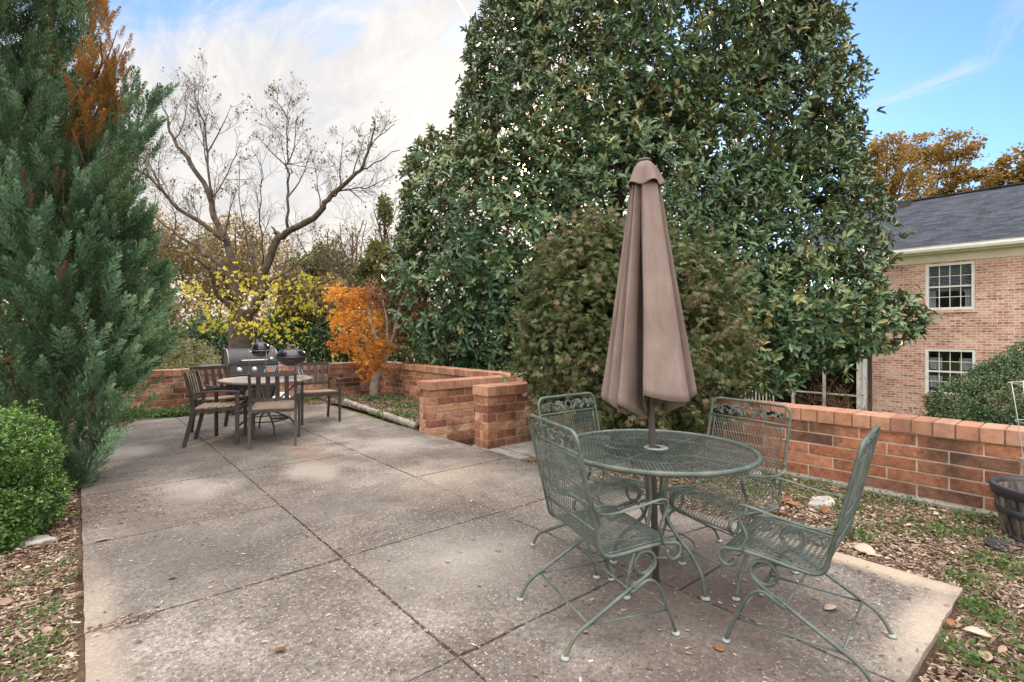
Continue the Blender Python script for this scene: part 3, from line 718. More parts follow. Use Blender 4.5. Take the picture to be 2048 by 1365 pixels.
# ---------------------------------------------------------------- mesh table
TC = gnd(1312, 1160); TR = .505; TZ = .715
tb = thing('mesh_table', 'round green iron mesh table with the closed umbrella through its middle', 'patio table', TC)
m = MB(); m.tube([(TR * math.cos(a), TR * math.sin(a), TZ - .006) for a in np.linspace(0, 2 * math.pi, 73)[:-1]], .0135, 10, closed=True); m.build('rim', MIRON, tb)
m = MB(); px_, ps_ = .0190, .058; dl = px_ * ps_ / math.hypot(px_, ps_)
for sg in (1, -1):
    d = np.array([sg * px_, ps_]); d /= np.linalg.norm(d); n_ = np.array([d[1], -d[0]]); rot = R(-25); c_, s_ = math.cos(rot), math.sin(rot)
    for i in range(-int(TR / dl), int(TR / dl) + 1):
        o_ = (i + .3) * dl; h2 = TR * TR - o_ * o_
        if h2 < .0009: continue
        h_ = math.sqrt(h2) - .004
        for (t0, t1) in ([(-h_, h_)] if abs(o_) > .026 else [(-h_, -.026), (.026, h_)]):
            P = [n_ * o_ + d * t0, n_ * o_ + d * t1]; P = [(q[0] * c_ - q[1] * s_, q[0] * s_ + q[1] * c_, TZ) for q in P]
            m.tube(P, 1, 4, flat=(.0026, .0010), caps=False, smooth=False, up=(0, 0, 1))
m.build('tabletop', MIRON, tb)
m = MB(); m.lathe([(.026, TZ + .0035), (.062, TZ + .0035), (.064, TZ + .002), (.062, TZ - .004), (.026, TZ - .004)], 28)
m.build('hole_plate', MGLIDE, tb)
m = MB()
m.tube([(.30 * math.cos(a), .30 * math.sin(a), TZ - .010) for a in np.linspace(0, 2 * math.pi, 49)[:-1]], .006, 6, closed=True)
for k in range(2):
    a = R(45 + 90 * k); m.tube([(-TR * math.cos(a), -TR * math.sin(a), TZ - .012), (TR * math.cos(a), TR * math.sin(a), TZ - .012)], .007, 6)
m.build('support', MIRON, tb); m = MB()
m.tube([(.052 * math.cos(a), .052 * math.sin(a), .43) for a in np.linspace(0, 2 * math.pi, 25)[:-1]], .006, 6, closed=True)
m.build('leg_ring', MIRON, tb); m = MB()
m.tube([(.2 * math.cos(a), .2 * math.sin(a), .205) for a in np.linspace(0, 2 * math.pi, 37)[:-1]], .005, 6, closed=True)
m.build('leg_ring', MIRON, tb)
for k in range(4):
    a = R(43 + 90 * k); m = MB()
    m.tube([(q * math.cos(a), q * math.sin(a), z) for q, z in smooth_pts([(.19, TZ - .014), (.14, .69), (.095, .645), (.066, .57), (.054, .48), (.055, .40), (.08, .33), (.135, .265), (.20, .205), (.25, .13), (.272, .06), (.278, .01)], 4)], .0105, 8)
    l = m.build('leg', MIRON, tb)
    g = MB(); g.lathe([(0, .0), (.020, .0), (.024, .005), (.020, .011), (.012, .015), (0, .015)], 14, (.279 * math.cos(a), .279 * math.sin(a), 0)); g.build('glide', MGLIDE, l)

# ---------------------------------------------------------------- closed umbrella
um = thing('patio_umbrella', 'closed taupe cloth umbrella standing through the green mesh table', 'umbrella', TC)
um.rotation_euler = (R(.6), R(-1.75), 0); um.scale = (.94, .94, 1)
m = MB(); m.lathe([(0, 0), (.019, 0), (.019, 2.24), (0, 2.24)], 16); m.build('pole', MPOLE, um)
m = MB(); m.lathe([(.0, 2.252), (.016, 2.253), (.034, 2.258), (.038, 2.263), (.034, 2.269), (.016, 2.273), (0, 2.274)], 20); m.build('finial', MPOLE, um)
RV = [  # bottom outline, x to the viewer's right, d towards the viewer: (x, d, hem z, is ridge)
    (.245, .055, 1.010, 1), (.085, -.02, .905, 0), (.150, .205, .992, 1), (-.095, .235, 1.035, 1), (-.02, -.01, .885, 0), (-.125, .105, .93, 0), (-.225, .165, .985, 1), (-.165, .075, .915, 0),
    (-.262, .085, .985, 1), (-.15, .01, .91, 0), (-.285, .0, 1.0, 1), (-.12, -.05, .93, 0), (-.19, -.18, .99, 1), (-.05, -.08, .93, 0), (.0, -.25, .985, 1), (.06, -.08, .93, 0), (.19, -.17, .99, 1), (.12, -.02, .94, 0)]
m = MB(); NVv = 34; sub = 6; K = len(RV); ring = []
tops = []
for i, (x, d, z, rg) in enumerate(RV):
    a = math.atan2(d, x); tops.append((.082 * math.cos(a) * (1 if rg else .42), .082 * math.sin(a) * (1 if rg else .42)))
for j in range(NVv + 1):
    v = j / NVv
    for i in range(K):
        for s in range(sub):
            t = s / sub; i2 = (i + 1) % K
            # ease: rounded at ridges, crisp in the valleys
            te = t
            b = np.array(RV[i][:2]) * (1 - te) + np.array(RV[i2][:2]) * te; tp = np.array(tops[i]) * (1 - te) + np.array(tops[i2]) * te
            hz = RV[i][2] * (1 - te) + RV[i2][2] * te
            p = tp * (1 - v ** 1.05) + b * (v ** 1.05)
            bulge = math.sin(math.pi * t) * (.006 if RV[i][3] and RV[i2][3] else .010) * (v ** 1.5)
            nrmv = np.array([b[1], -b[0]]); ed = np.array(RV[i2][:2]) - np.array(RV[i][:2]); nv = np.array([ed[1], -ed[0]]); nv = nv / (np.linalg.norm(nv) + 1e-9)
            if np.dot(nv, b) < 0: nv = -nv
            p = p + nv * (bulge + .004 * math.sin(9 * v + i * 1.7 + t * 3) * v)
            sag = .5 * .05 * math.sin(math.pi * t) * (1 if RV[i][3] and RV[i2][3] else .3) * (v ** 6)
            m.v.append((p[0], -p[1], 2.135 * (1 - v) + (hz - sag * .4) * v))
n = K * sub
for j in range(NVv):
    for q in range(n):
        m.f.append([j * n + q, (j + 1) * n + q, (j + 1) * n + (q + 1) % n, j * n + (q + 1) % n]); m.mi.append(0); m.sm.append(True); m.rn.append(.5)
cn = m.build('canopy', MCLOTH, um); e_ = cn.modifiers.new('crease', 'EDGE_SPLIT'); e_.split_angle = R(38); s_ = cn.modifiers.new('cloth', 'SOLIDIFY'); s_.thickness = .0025
for hn, (v0,) in (('hem', (.5,)),):
    hm = MB(); pts = [m.v[NVv * n + q] for q in range(n)]; hm.tube(pts, 1, 4, flat=(.0028, .0028), closed=True, smooth=False); hm.build('hem', MCLOTH, cn)
for i in range(K):                                   # stitched panel edges
    if RV[i][3] and i < 11:
        hm = MB(); hm.tube([m.v[j * n + i * sub] for j in range(2, NVv + 1)], .0026, 5); hm.build('seam', MCLOTH, cn)
m = MB(); NA = 64
for j in range(15):
    v = j / 14
    for q in range(NA):
        a = 2 * math.pi * q / NA; w = math.cos(5 * a + .6); r_ = .020 + (.030 + .052 * v) * min(1, v * 3.2) ** .5 + .013 * v * w
        m.v.append((r_ * math.cos(a), r_ * math.sin(a), 2.262 - .135 * v - (.020 * (1 - w) / 2 - .01) * (v ** 3)))
for j in range(14):
    for q in range(NA): m.f.append([j * NA + q, (j + 1) * NA + q, (j + 1) * NA + (q + 1) % NA, j * NA + (q + 1) % NA]); m.mi.append(0); m.sm.append(True); m.rn.append(.5)
vc = m.build('vent_cap', MCLOTH, um); s_ = vc.modifiers.new('cloth', 'SOLIDIFY'); s_.thickness = .003

# ---------------------------------------------------------------- brown slatted dining set
def make_brown_chair(label):
    T = thing('slatted_armchair', label, 'patio chair', group='brown slatted chairs round the stone table')
    W = .255; lw, ld = .030, .042
    def curve(pts, x, w, d, name, par=T, mat=MBRONZE):
        m = MB(); P = smooth_pts([(x, y, z) for y, z in pts], 4); m.tube(P, 1, 4, flat=(w * .707, d * .707), smooth=False, up=(0, 1, 0)); return m.build(name, mat, par)
    for s in (-1, 1):
        m = MB(); m.box2((s * (W + .012) - lw / 2, .245 - ld / 2, 0), (s * (W + .012) + lw / 2, .245 + ld / 2, .618)); bevel(m.build('leg', MBRONZE, T), .003)
        curve([(-.315, 0), (-.285, .12), (-.245, .30), (-.225, .42)], s * (W - .01), lw, ld, 'leg')
        curve([(-.225, .42), (-.232, .55), (-.262, .70), (-.305, .862)], s * (W - .01), lw, ld * .9, 'back_post')
        m = MB(); P = smooth_pts([(s * (W + .012), -.265, .600), (s * (W + .018), -.12, .632), (s * (W + .020), .08, .640), (s * (W + .014), .275, .627)], 4)
        m.tube(P, 1, 4, flat=(.050 * .707, .018 * .707), smooth=False, up=(0, 0, 1)); bevel(m.build('arm', MBRONZE, T), .002)
        m = MB(); m.bar((s * (W - .012), -.23, .405), (s * (W - .012), .245, .425), .026, .034); m.build('seat_rail', MBRONZE, T)
    def bk(z): return float(np.interp(z, [.42, .55, .70, .862], [-.225, -.232, -.262, -.305]))
    m = MB(); P = [(x, bk(.845) - .018 * math.cos(x / W * 1.5), .845) for x in np.linspace(-W + .01, W - .01, 11)]
    m.tube(P, 1, 4, flat=(.020 * .707, .048 * .707), smooth=False, up=(0, 0, 1)); m.build('back_rail', MBRONZE, T); m = MB()
    m.tube([(x, bk(.545) - .014 * math.cos(x / W * 1.5), .545) for x in np.linspace(-W + .01, W - .01, 11)], 1, 4, flat=(.020 * .707, .034 * .707), smooth=False, up=(0, 0, 1))
    m.build('back_rail', MBRONZE, T)
    for i in range(4):
        x = (-.15 + .1 * i); m = MB()
        for (z0, z1) in zip(np.linspace(.545, .825, 6)[:-1], np.linspace(.545, .825, 6)[1:]):
            m.bar((x, bk(z0) - .014, z0), (x, bk(z1) - .014, z1 + .002), .048, .012, (0, 1, 0))
        m.build('back_slat', MSLAT if False else MBRONZE, T)
    for i in range(6):
        y = -.185 + .079 * i; m = MB(); m.box((0, y, .437 + .004 * i), (2 * W - .03, .064, .018)); bevel(m.build('seat_slat', MSLAT, T), .003)
    m = MB(); m.box((0, .262, .422), (2 * W - .01, .022, .045)); m.build('seat_rail', MBRONZE, T); m = MB(); m.box((0, -.228, .41), (2 * W - .05, .02, .034)); m.build('seat_rail', MBRONZE, T)
    return T
BC = make_brown_chair('brown slatted metal armchair in front of the stone table, seen from behind')
bch = [BC] + [copy_tree(BC) for _ in range(3)]
bch[1]['label'] = 'brown slatted metal armchair on the left of the stone table, side on, facing right'
bch[2]['label'] = 'brown slatted metal armchair behind the stone table on the left, by the gas grill'
bch[3]['label'] = 'brown slatted metal armchair at the far right of the stone table, behind the kettle grill'
put(bch[0], -2.90, 6.27, (-.35, .937)); put(bch[1], -3.60, 6.31, (.95, .31)); put(bch[2], -3.92, 6.97, (.90, -.44)); put(bch[3], -2.95, 7.76, (.57, -.82))
BT = np.array([-3.31, 6.92, .0]); BZ = .72
bt = thing('stone_table', 'round speckled stone-topped table among the brown slatted chairs', 'patio table', BT, .35)
m = MB(); m.lathe([(0, BZ), (.560, BZ), (.566, BZ - .004), (.560, BZ - .026), (0, BZ - .026)], 56, smooth=False); m.build('tabletop', MTOP, bt)
m = MB(); m.lathe([(.568, BZ - .001), (.582, BZ - .004), (.586, BZ - .016), (.578, BZ - .034), (.556, BZ - .036), (.556, BZ - .028)], 56); m.build('rim', simple('table_rim', (.16, .13, .11), (.27, .23, .2), 12, .5), bt)
for k in range(4):
    a = R(20 + 90 * k); m = MB()
    m.tube([(q * math.cos(a), q * math.sin(a), z) for q, z in smooth_pts([(.50, .685), (.36, .60), (.20, .46), (.07, .36), (.06, .30), (.12, .25), (.24, .19), (.34, .11), (.37, .008)], 4)], .0115, 8)
    m.build('leg', MSTEELD if False else MBRONZE, bt)
m = MB(); m.tube([(.075 * math.cos(a), .075 * math.sin(a), .33) for a in np.linspace(0, 2 * math.pi, 25)[:-1]], .01, 6, closed=True); m.build('brace', MBRONZE, bt); m = MB(); m.tube([(.27 * math.cos(a), .27 * math.sin(a), .17) for a in np.linspace(0, 2 * math.pi, 41)[:-1]], .008, 6, closed=True); m.build('brace', MBRONZE, bt)

# kettle grill standing on the table
kp = np.array([(583 - CX) / F * 6.98, 6.98, BZ])
kg = thing('kettle_grill', 'small round black kettle charcoal grill on wire legs standing on the stone table', 'grill', kp)
m = MB(); m.lathe([(0, .155), (.07, .160), (.125, .185), (.168, .230), (.186, .285), (.188, .296)], 40); m.build('bowl', MENAMEL, kg)
ld_ = MB(); ld_.lathe([(.196, .292), (.199, .298), (.192, .312), (.178, .345), (.140, .378), (.085, .396), (.03, .402), (0, .402)], 40); ld = ld_.build('lid', MENAMEL, kg)
m = MB(); m.tube(smooth_pts([(-.05, 0, .398), (-.05, 0, .43), (-.03, 0, .443), (.03, 0, .443), (.05, 0, .43), (.05, 0, .398)], 3), .004, 6); m.box((0, 0, .444), (.105, .03, .026)); bevel(m.build('lid_handle', MSTEEL, ld), .004)
m = MB(); m.tube([(.190 * math.cos(a), .190 * math.sin(a), .289) for a in np.linspace(0, 2 * math.pi, 41)[:-1]], .004, 6, closed=True); m.build('rim_band', MSTEEL, kg)
for a in (R(200), R(-20), R(90)):
    m = MB(); c, s = math.cos(a), math.sin(a)
    for sg in (-1, 1): m.tube([(.10 * c - sg * .03 * s, .10 * s + sg * .03 * c, .18), (.16 * c - sg * .03 * s, .16 * s + sg * .03 * c, .07), (.205 * c - sg * .014 * s, .205 * s + sg * .014 * c, .004)], .0035, 6)
    m.build('leg', MSTEEL, kg)
for s in (-1, 1):
    m = MB(); m.tube(smooth_pts([(s * .186, -.035, .275), (s * .225, -.03, .278), (s * .225, .03, .278), (s * .186, .035, .275)], 3), .004, 6); m.build('side_handle', MBRONZE, kg)
# ball-shaped charcoal grill on tall wire legs
bp = np.array([(521 - CX) / F * 6.86, 6.86, BZ])
bg = thing('ball_grill', 'small black ball-shaped grill in a wire ring on thin legs before the gas grill', 'grill', bp)
zc = .388
m = MB(); m.lathe([(.0, zc - .108)] + [(.112 * math.cos(R(t_)), zc + .108 * math.sin(R(t_))) for t_ in range(-75, -4, 10)] + [(.112, zc - .004)], 30); m.build('bowl', MENAMEL, bg)
m = MB(); m.lathe([(.115, zc + .002)] + [(.115 * math.cos(R(t_)), zc + .112 * math.sin(R(t_))) for t_ in range(4, 86, 9)] + [(0, zc + .114)], 30); lid = m.build('lid', MENAMEL, bg)
m = MB(); m.tube(smooth_pts([(-.03, -.03, zc + .105), (-.03, -.03, zc + .128), (.03, -.03, zc + .128), (.03, -.03, zc + .105)], 3), .004, 6); m.build('lid_handle', MSTEELD, lid)
m = MB(); m.tube([(.15 * math.cos(a), .15 * math.sin(a), zc - .01) for a in np.linspace(0, 2 * math.pi, 37)[:-1]], .0038, 6, closed=True)
for a in (R(30), R(150), R(270)): m.tube([(.11 * math.cos(a), .11 * math.sin(a), zc - .02), (.15 * math.cos(a), .15 * math.sin(a), zc - .01)], .0035, 6)
m.build('ring', MSTEELD, bg)
for a in (R(215), R(325), R(90)):
    m = MB(); m.tube([(.148 * math.cos(a), .148 * math.sin(a), zc - .01), (.13 * math.cos(a), .13 * math.sin(a), .2), (.15 * math.cos(a), .15 * math.sin(a), .003)], .004, 6); m.build('leg', MSTEELD, bg)

# gas grill
gp = np.array([-4.40, 8.62, 0.0])
gg = thing('gas_grill', 'black gas barbecue with two silver knobs behind the stone table by the back wall', 'grill', gp, TH)
m = MB(); n = 16; prof = [(-.26, .80)] + [(-.26 + .0 + .27 * (1 - math.cos(R(90 * i / 8))), .80 + .27 * math.sin(R(90 * i / 8))) for i in range(1, 9)] + [(.16, 1.06), (.23, .98), (.24, .80)]
for sx in (-.36, .36): m.add([(sx, y, z) for y, z in prof], [tuple(range(len(prof)))] if sx > 0 else [tuple(range(len(prof) - 1, -1, -1))])
k_ = len(prof); vs = [(-.36, y, z) for y, z in prof] + [(.36, y, z) for y, z in prof]; m.add(vs, [(i, i + k_, (i + 1) % k_ + k_, (i + 1) % k_) for i in range(k_)])
lid = bevel(m.build('lid', MGRILL, gg), .006)
for sx in (-.37, .37): m = MB(); m.tube([(sx, y, z) for y, z in prof], .012, 6); m.build('lid_edge', MSTEELD, lid)
m = MB(); m.tube(smooth_pts([(-.2, -.262, .885), (-.2, -.312, .885), (-.17, -.32, .885), (.17, -.32, .885), (.2, -.312, .885), (.2, -.262, .885)], 3), .010, 8); m.build('lid_handle', MSTEEL, lid)
m = MB(); m.lathe([(0, 0), (.034, 0), (.034, .012), (.028, .016), (0, .016)], 20)
m.v = [(x + .27, -.255 - z, y + .895) for x, y, z in m.v]; m.build('thermometer', MSTEEL, lid)
m = MB(); m.box((.02, -.155, 1.02), (.12, .01, .03), 0, 0, .5, Matrix.Rotation(R(-50), 3, 'X')); m.build('badge', MWHITEP, lid)
m = MB(); m.add([(-.36, -.30, .665), (.36, -.30, .665), (.36, -.275, .795), (-.36, -.275, .795), (-.36, .22, .665), (.36, .22, .665), (.36, .22, .795), (-.36, .22, .795)], [(0, 1, 2, 3), (5, 4, 7, 6), (4, 0, 3, 7), (1, 5, 6, 2), (3, 2, 6, 7), (4, 5, 1, 0)]); pn = bevel(m.build('control_panel', MGRILL, gg), .006)
for kx in (-.225, -.0):
    m = MB(); m.lathe([(.046, 0), (.048, .008), (.040, .012), (.034, .012), (.032, .040), (.028, .044), (0, .044)], 24)
    M3 = Matrix.Rotation(R(79), 3, 'X'); m.v = [tuple(M3 @ Vector(q) + Vector((kx, -.288, .728))) for q in m.v]; m.build('knob', MSTEEL, pn)
m = MB()
for i in range(7): m.box((.16 + i * .026, -.292, .730), (.007, .006, .11), 0, 0, .5, Matrix.Rotation(R(22), 3, 'Y') @ Matrix.Rotation(R(-11), 3, 'X'))
m.build('sear_panel', MWHITEP, pn)
m = MB(); m.add([(.20, -.299, .705), (.235, -.303, .690), (.275, -.299, .705), (.265, -.296, .735), (.245, -.294, .75), (.235, -.297, .725), (.215, -.296, .74)], [(0, 1, 2, 3, 4, 5, 6)]); m.build('flame_mark', MREDP, pn)
m = MB(); m.box2((-.36, -.302, .650), (.36, -.29, .664)); m.build('trim_strip', MSTEELD, pn)
for s in (-1, 1):
    m = MB(); m.box2((s * .365, -.24, .785), (s * .72, .2, .812)); bevel(m.build('side_shelf', MSTEELD, gg), .006)
m = MB(); m.box2((-.33, -.22, .12), (.33, .2, .66)); cb = bevel(m.build('cabinet', MGRILL, gg), .006)
for s in (-1, 1):
    m = MB(); m.box2((s * .01, -.236, .15), (s * .32, -.222, .62)); d_ = bevel(m.build('door', MGRILL, gg), .004)
    m = MB(); m.tube([(s * .05, -.235, .30), (s * .05, -.258, .31), (s * .05, -.258, .50), (s * .05, -.235, .51)], .006, 6); m.build('handle', MSTEEL, d_)
    m = MB(); m.lathe([(0, -.02), (.06, -.02), (.065, 0), (.06, .02), (0, .02)], 20); m.v = [(z + s * .30, x * 1 + .12, y + .066) for x, y, z in m.v]; m.build('wheel', MENAMEL, gg)
    m = MB(); m.box2((s * .28, -.2, .0), (s * .32, -.16, .12)); m.build('foot', MGRILL, gg)
m = MB(); m.lathe([(0, .02), (.13, .02), (.15, .05), (.15, .28), (.12, .34), (.05, .36), (.05, .40), (0, .40)], 28)
MTANK = simple('white_tank', (.55, .56, .57), (.68, .69, .70), 6, .4, bump=0)
gt = m.build('gas_bottle', MTANK, None); gt.location = (-3.62, 8.05, 0); tag(gt, 'pale grey steel gas bottle on the patio half hidden behind the brown chairs', 'gas bottle')

# ---------------------------------------------------------------- barrel planter, tomato cage, bits
def barrel_mat():
    t = NT('weathered_barrel'); v = t.coord(scale=(1, 1, .12)); n = t.noise(v, 26, 5, .6)
    col = t.ramp(n, [(.36, (.030, .028, .030)), (.5, (.09, .078, .065)), (.66, (.24, .20, .16))])
    return t.done(t.bsdf(col, .65, 0, .4, t.bump(n, .3, .004)))
MBAR = barrel_mat(); MBAND = simple('charcoal_resin', (.022, .023, .028), (.045, .047, .055), 10, .5, bump=.1)
pb = thing('barrel_planter', 'weathered grey barrel planter with dark bands by the right brick wall', 'planter', (3.47, 3.32, -.035), .2)
def br_(z): return .195 + .075 * (z / .36) ** .8
m = MB(); NS = 22
for i in range(NS):
    a0, a1 = 2 * math.pi * i / NS + .012, 2 * math.pi * (i + 1) / NS - .012; zs_ = np.linspace(0, .355, 7); vs, fs = [], []
    for z in zs_:
        for k in range(4):
            a = a0 + (a1 - a0) * k / 3; r_ = br_(z) + (.0 if k in (0, 3) else .004); vs.append((r_ * math.cos(a), r_ * math.sin(a), z))
    for j in range(6):
        for k in range(3): fs.append((j * 4 + k, j * 4 + k + 1, (j + 1) * 4 + k + 1, (j + 1) * 4 + k))
    m.add(vs, fs, 0, True)
m.lathe([(br_(0) - .004, 0), (br_(.355) - .004, .355)], 44); m.lathe([(.0, .01), (br_(0) - .01, .01), (br_(.355) - .022, .355)], 44)
m.build('staves', MBAR, pb)
m = MB(); m.lathe([(br_(.30) + .004, .298), (br_(.30) + .012, .30), (.283, .352), (.284, .368), (.272, .372), (.248, .366), (.244, .34)], 56); m.build('rim', MBAND, pb)
m = MB(); m.lathe([(br_(.185) + .003, .18), (br_(.185) + .012, .185), (br_(.225) + .012, .225), (br_(.225) + .003, .23)], 56); m.build('band', MBAND, pb)
m = MB(); m.lathe([(br_(.02) + .003, .005), (br_(.02) + .010, .01), (br_(.05) + .010, .045), (br_(.05) + .003, .05)], 56); m.build('band', MBAND, pb)
m = MB(); m.lathe([(0, .27), (.1, .275), (.235, .262)], 40); m.build('soil', MSOIL, pb)
tc = thing('tomato_cage', 'galvanised wire tomato cage standing in the barrel planter', 'plant cage', (3.41, 3.32, .20))
MGALV = simple('galvanised_wire', (.42, .43, .43), (.55, .56, .56), 20, .4, .5, bump=0)
for r_, z in ((.145, .805), (.110, .555), (.082, .31)):
    m = MB(); m.tube([(r_ * math.cos(a), r_ * math.sin(a), z) for a in np.linspace(0, 2 * math.pi, 33)[:-1]], .0026, 6, closed=True); m.build('ring', MGALV, tc)
for k in range(4):
    a = R(165 + 90 * k); m = MB(); m.tube([(q * math.cos(a), q * math.sin(a), z) for q, z in ((.146, .815), (.110, .555), (.082, .31), (.05, .02))], .0026, 6); m.build('stake', MGALV, tc)
def rock(name, c, sx, sy, sz, rz, mat, label, cat, seed):
    rr = random.Random(seed); m = MB(); n = 11; P = []
    out = [(math.cos(2 * math.pi * i / n) * sx * rr.uniform(.75, 1.1), math.sin(2 * math.pi * i / n) * sy * rr.uniform(.75, 1.1)) for i in range(n)]
    vs = [(x, y, -.01) for x, y in out] + [(x * 1.0, y * 1.0, sz * .6) for x, y in out] + [(x * .8, y * .8, sz * rr.uniform(.85, 1.1)) for x, y in out]
    fs = [(i, (i + 1) % n, (i + 1) % n + n, i + n) for i in range(n)] + [(i + n, (i + 1) % n + n, (i + 1) % n + 2 * n, i + 2 * n) for i in range(n)] + [tuple(range(2 * n, 3 * n))]
    m.add(vs, fs); o = m.build(name, mat); o.location = tuple(c); o.rotation_euler = (0, 0, rz); bevel(o, .006); return tag(o, label, cat)
rock('flat_stone', gnd(1645, 1010, -.02), .16, .085, .05, .5, MSTONE, 'pale flat stone on the weeds between the table and the right wall', 'stone', 1)
rock('flat_stone', gnd(70, 1086, -.02), .11, .07, .03, .3, MSTONE, 'grey flat stone on the mulch beside the boxwood bush', 'stone', 2)
rock('flat_stone', gnd(1775, 985, -.02), .09, .05, .03, .2, MSTONE, 'small pale stone at the foot of the right wall behind the right front chair', 'stone', 3)
rock('flat_stone', gnd(1510, 952, -.02), .09, .06, .04, .8, MFOOT, 'brownish stone at the foot of the right wall behind the far iron chair', 'stone', 5)
m = MB(); m.lathe([(0, .004), (.085, .004), (.095, .018), (.10, .018), (.09, 0), (0, 0)], 28); o = m.build('plant_saucer', MBAND); o.location = tuple(gnd(2008, 1097, -.012)); o.rotation_euler = (R(5), R(4), 0); tag(o, 'black plastic plant saucer lying on the ground by the barrel planter', 'saucer')
# ---------------------------------------------------------------- plants: materials
MMAG = leafmat('magnolia_leaf', [(0, (.022, .055, .026)), (.25, (.056, .130, .064)), (.58, (.125, .220, .105)), (.80, (.21, .265, .110)), (.93, (.31, .26, .10)), (1, (.32, .16, .04))], .25, .6, .20, back=(.10, .085, .035), nscale=1.2)
MCYP = leafmat('conifer_spray', [(0, (.038, .034, .014)), (.2, (.042, .076, .032)), (.48, (.082, .160, .080)), (.72, (.165, .285, .175)), (.92, (.24, .34, .21)), (1, (.22, .16, .06))], .6, .3, .3, nscale=2.0)
MCYPB = leafmat('bronze_conifer_spray', [(0, (.06, .055, .022)), (.35, (.19, .10, .028)), (.7, (.34, .17, .045)), (1, (.24, .20, .06))], .6, .3, .4, nscale=2)
MCYPD = leafmat('dead_conifer_spray', [(0, (.05, .028, .014)), (.5, (.15, .085, .04)), (1, (.26, .16, .075))], .7, .2, .3, nscale=2)
MBOX = leafmat('boxwood_leaf', [(0, (.030, .075, .014)), (.4, (.060, .150, .026)), (.75, (.105, .215, .04)), (1, (.20, .26, .06))], .38, .5, .3, nscale=5)
MJMP = leafmat('bronze_maple_leaf', [(0, (.026, .046, .016)), (.3, (.065, .100, .032)), (.55, (.125, .160, .060)), (.75, (.205, .195, .10)), (.9, (.30, .205, .15)), (1, (.34, .13, .07))], .5, .4, .3, nscale=2.5)
MORG = leafmat('orange_maple_leaf', [(0, (.30, .085, .025)), (.3, (.55, .20, .035)), (.65, (.74, .36, .05)), (1, (.76, .52, .10))], .5, .3, .45, nscale=2)
MRUST = leafmat('rusty_maple_leaf', [(0, (.14, .06, .035)), (.5, (.28, .13, .07)), (1, (.42, .20, .07))], .5, .3, .4, nscale=2)
MYEL = leafmat('yellow_leaf', [(0, (.44, .38, .04)), (.5, (.68, .60, .06)), (1, (.76, .66, .16))], .5, .3, .5, nscale=2)
MBRN = leafmat('withered_leaf', [(0, (.07, .045, .02)), (.5, (.17, .11, .045)), (1, (.30, .22, .08))], .6, .2, .4)
MOAK = leafmat('oak_autumn_leaf', [(0, (.08, .06, .018)), (.35, (.20, .125, .028)), (.6, (.32, .17, .045)), (.8, (.24, .19, .05)), (1, (.30, .27, .07))], .5, .3, .45, nscale=.5)
MTAN = leafmat('tan_thicket_leaf', [(0, (.09, .085, .035)), (.4, (.22, .175, .075)), (.75, (.36, .26, .11)), (1, (.50, .36, .11))], .6, .2, .5, nscale=.6)
MIVY = leafmat('ivy_thicket_leaf', [(0, (.022, .048, .022)), (.5, (.055, .105, .042)), (.85, (.12, .17, .065)), (1, (.22, .24, .09))], .45, .4, .35, nscale=.8)
MOLV = leafmat('olive_leaf', [(0, (.06, .075, .028)), (.5, (.15, .165, .055)), (.8, (.27, .23, .075)), (1, (.40, .28, .08))], .5, .3, .45, nscale=.8)
MPALE = leafmat('variegated_leaf', [(0, (.10, .12, .05)), (.5, (.25, .26, .13)), (1, (.46, .42, .24))], .5, .3, .35, nscale=2)
MHOL = leafmat('small_dark_leaf', [(0, (.020, .048, .018)), (.5, (.055, .115, .040)), (.85, (.11, .17, .06)), (1, (.28, .27, .09))], .35, .5, .2, nscale=2)
MWEED = leafmat('weed_leaf', [(0, (.04, .085, .02)), (.5, (.085, .16, .04)), (.85, (.15, .22, .07)), (1, (.24, .26, .10))], .5, .3, .35, nscale=4)
MBARK = simple('grey_brown_bark', (.036, .027, .021), (.11, .082, .062), 7, .9, bump=.7, bscale=30)
MBARKL = simple('pale_maple_bark', (.20, .17, .14), (.38, .34, .29), 7, .85, bump=.4, bscale=30)
MBARKR = simple('red_brown_bark', (.09, .045, .025), (.22, .12, .07), 9, .9, bump=.6, bscale=30)
MTWIG = simple('twig', (.05, .036, .028), (.13, .095, .07), 6, .9, bump=0)

def rnds(n, P=None, sc=1.0):
    r = rng.random(n) * .75 + .12
    if P is not None:
        k = rng.normal(size=(4, 3)) * 2.0 / sc; r = r + .30 * np.sin(P @ k.T + rng.random(4) * 6).mean(1)
    return np.clip(r, 0, 1)
def rosettes(lb, P, N, per, L, W, tmpl, spread=.9, up=.35, jit=.02, sc=1.0):
    """whorls of leaves at twig tips P facing N"""
    n = len(P); base = rnds(n, P, sc)
    t1 = nrm(np.cross(N, rdir(n))); t2 = np.cross(N, t1)
    for j in range(per):
        a = 2 * math.pi * j / per + rng.random(n) * .9
        ring = t1 * np.cos(a)[:, None] + t2 * np.sin(a)[:, None]
        s = spread * (.45 + .75 * rng.random(n))[:, None]
        ax = nrm(ring * s + N * (1.0 - .5 * s) + np.array([0, 0, up]) * (rng.random(n) - .35)[:, None])
        no = nrm(N * .8 - ring * .5 + np.array([0, 0, .5]) + rdir(n) * .35)
        k = .7 + .55 * rng.random(n)
        lb.add(P + rdir(n) * jit, ax, no, L * k, W * k, tmpl, np.clip(base + rng.normal(size=n) * .13, 0, 1))
def single(lb, P, N, L, W, tmpl, droop=-.3, sc=1.0, flat=.6):
    n = len(P)
    ax = nrm(N * .6 + rdir(n) * .9 + np.array([0, 0, droop])); no = nrm(np.array([0, 0, flat]) + N * .6 + rdir(n) * .55)
    k = .65 + .6 * rng.random(n)
    lb.add(P, ax, no, L * k, W * k, tmpl, np.clip(rnds(n, P, sc) + rng.normal(size=n) * .05, 0, 1))
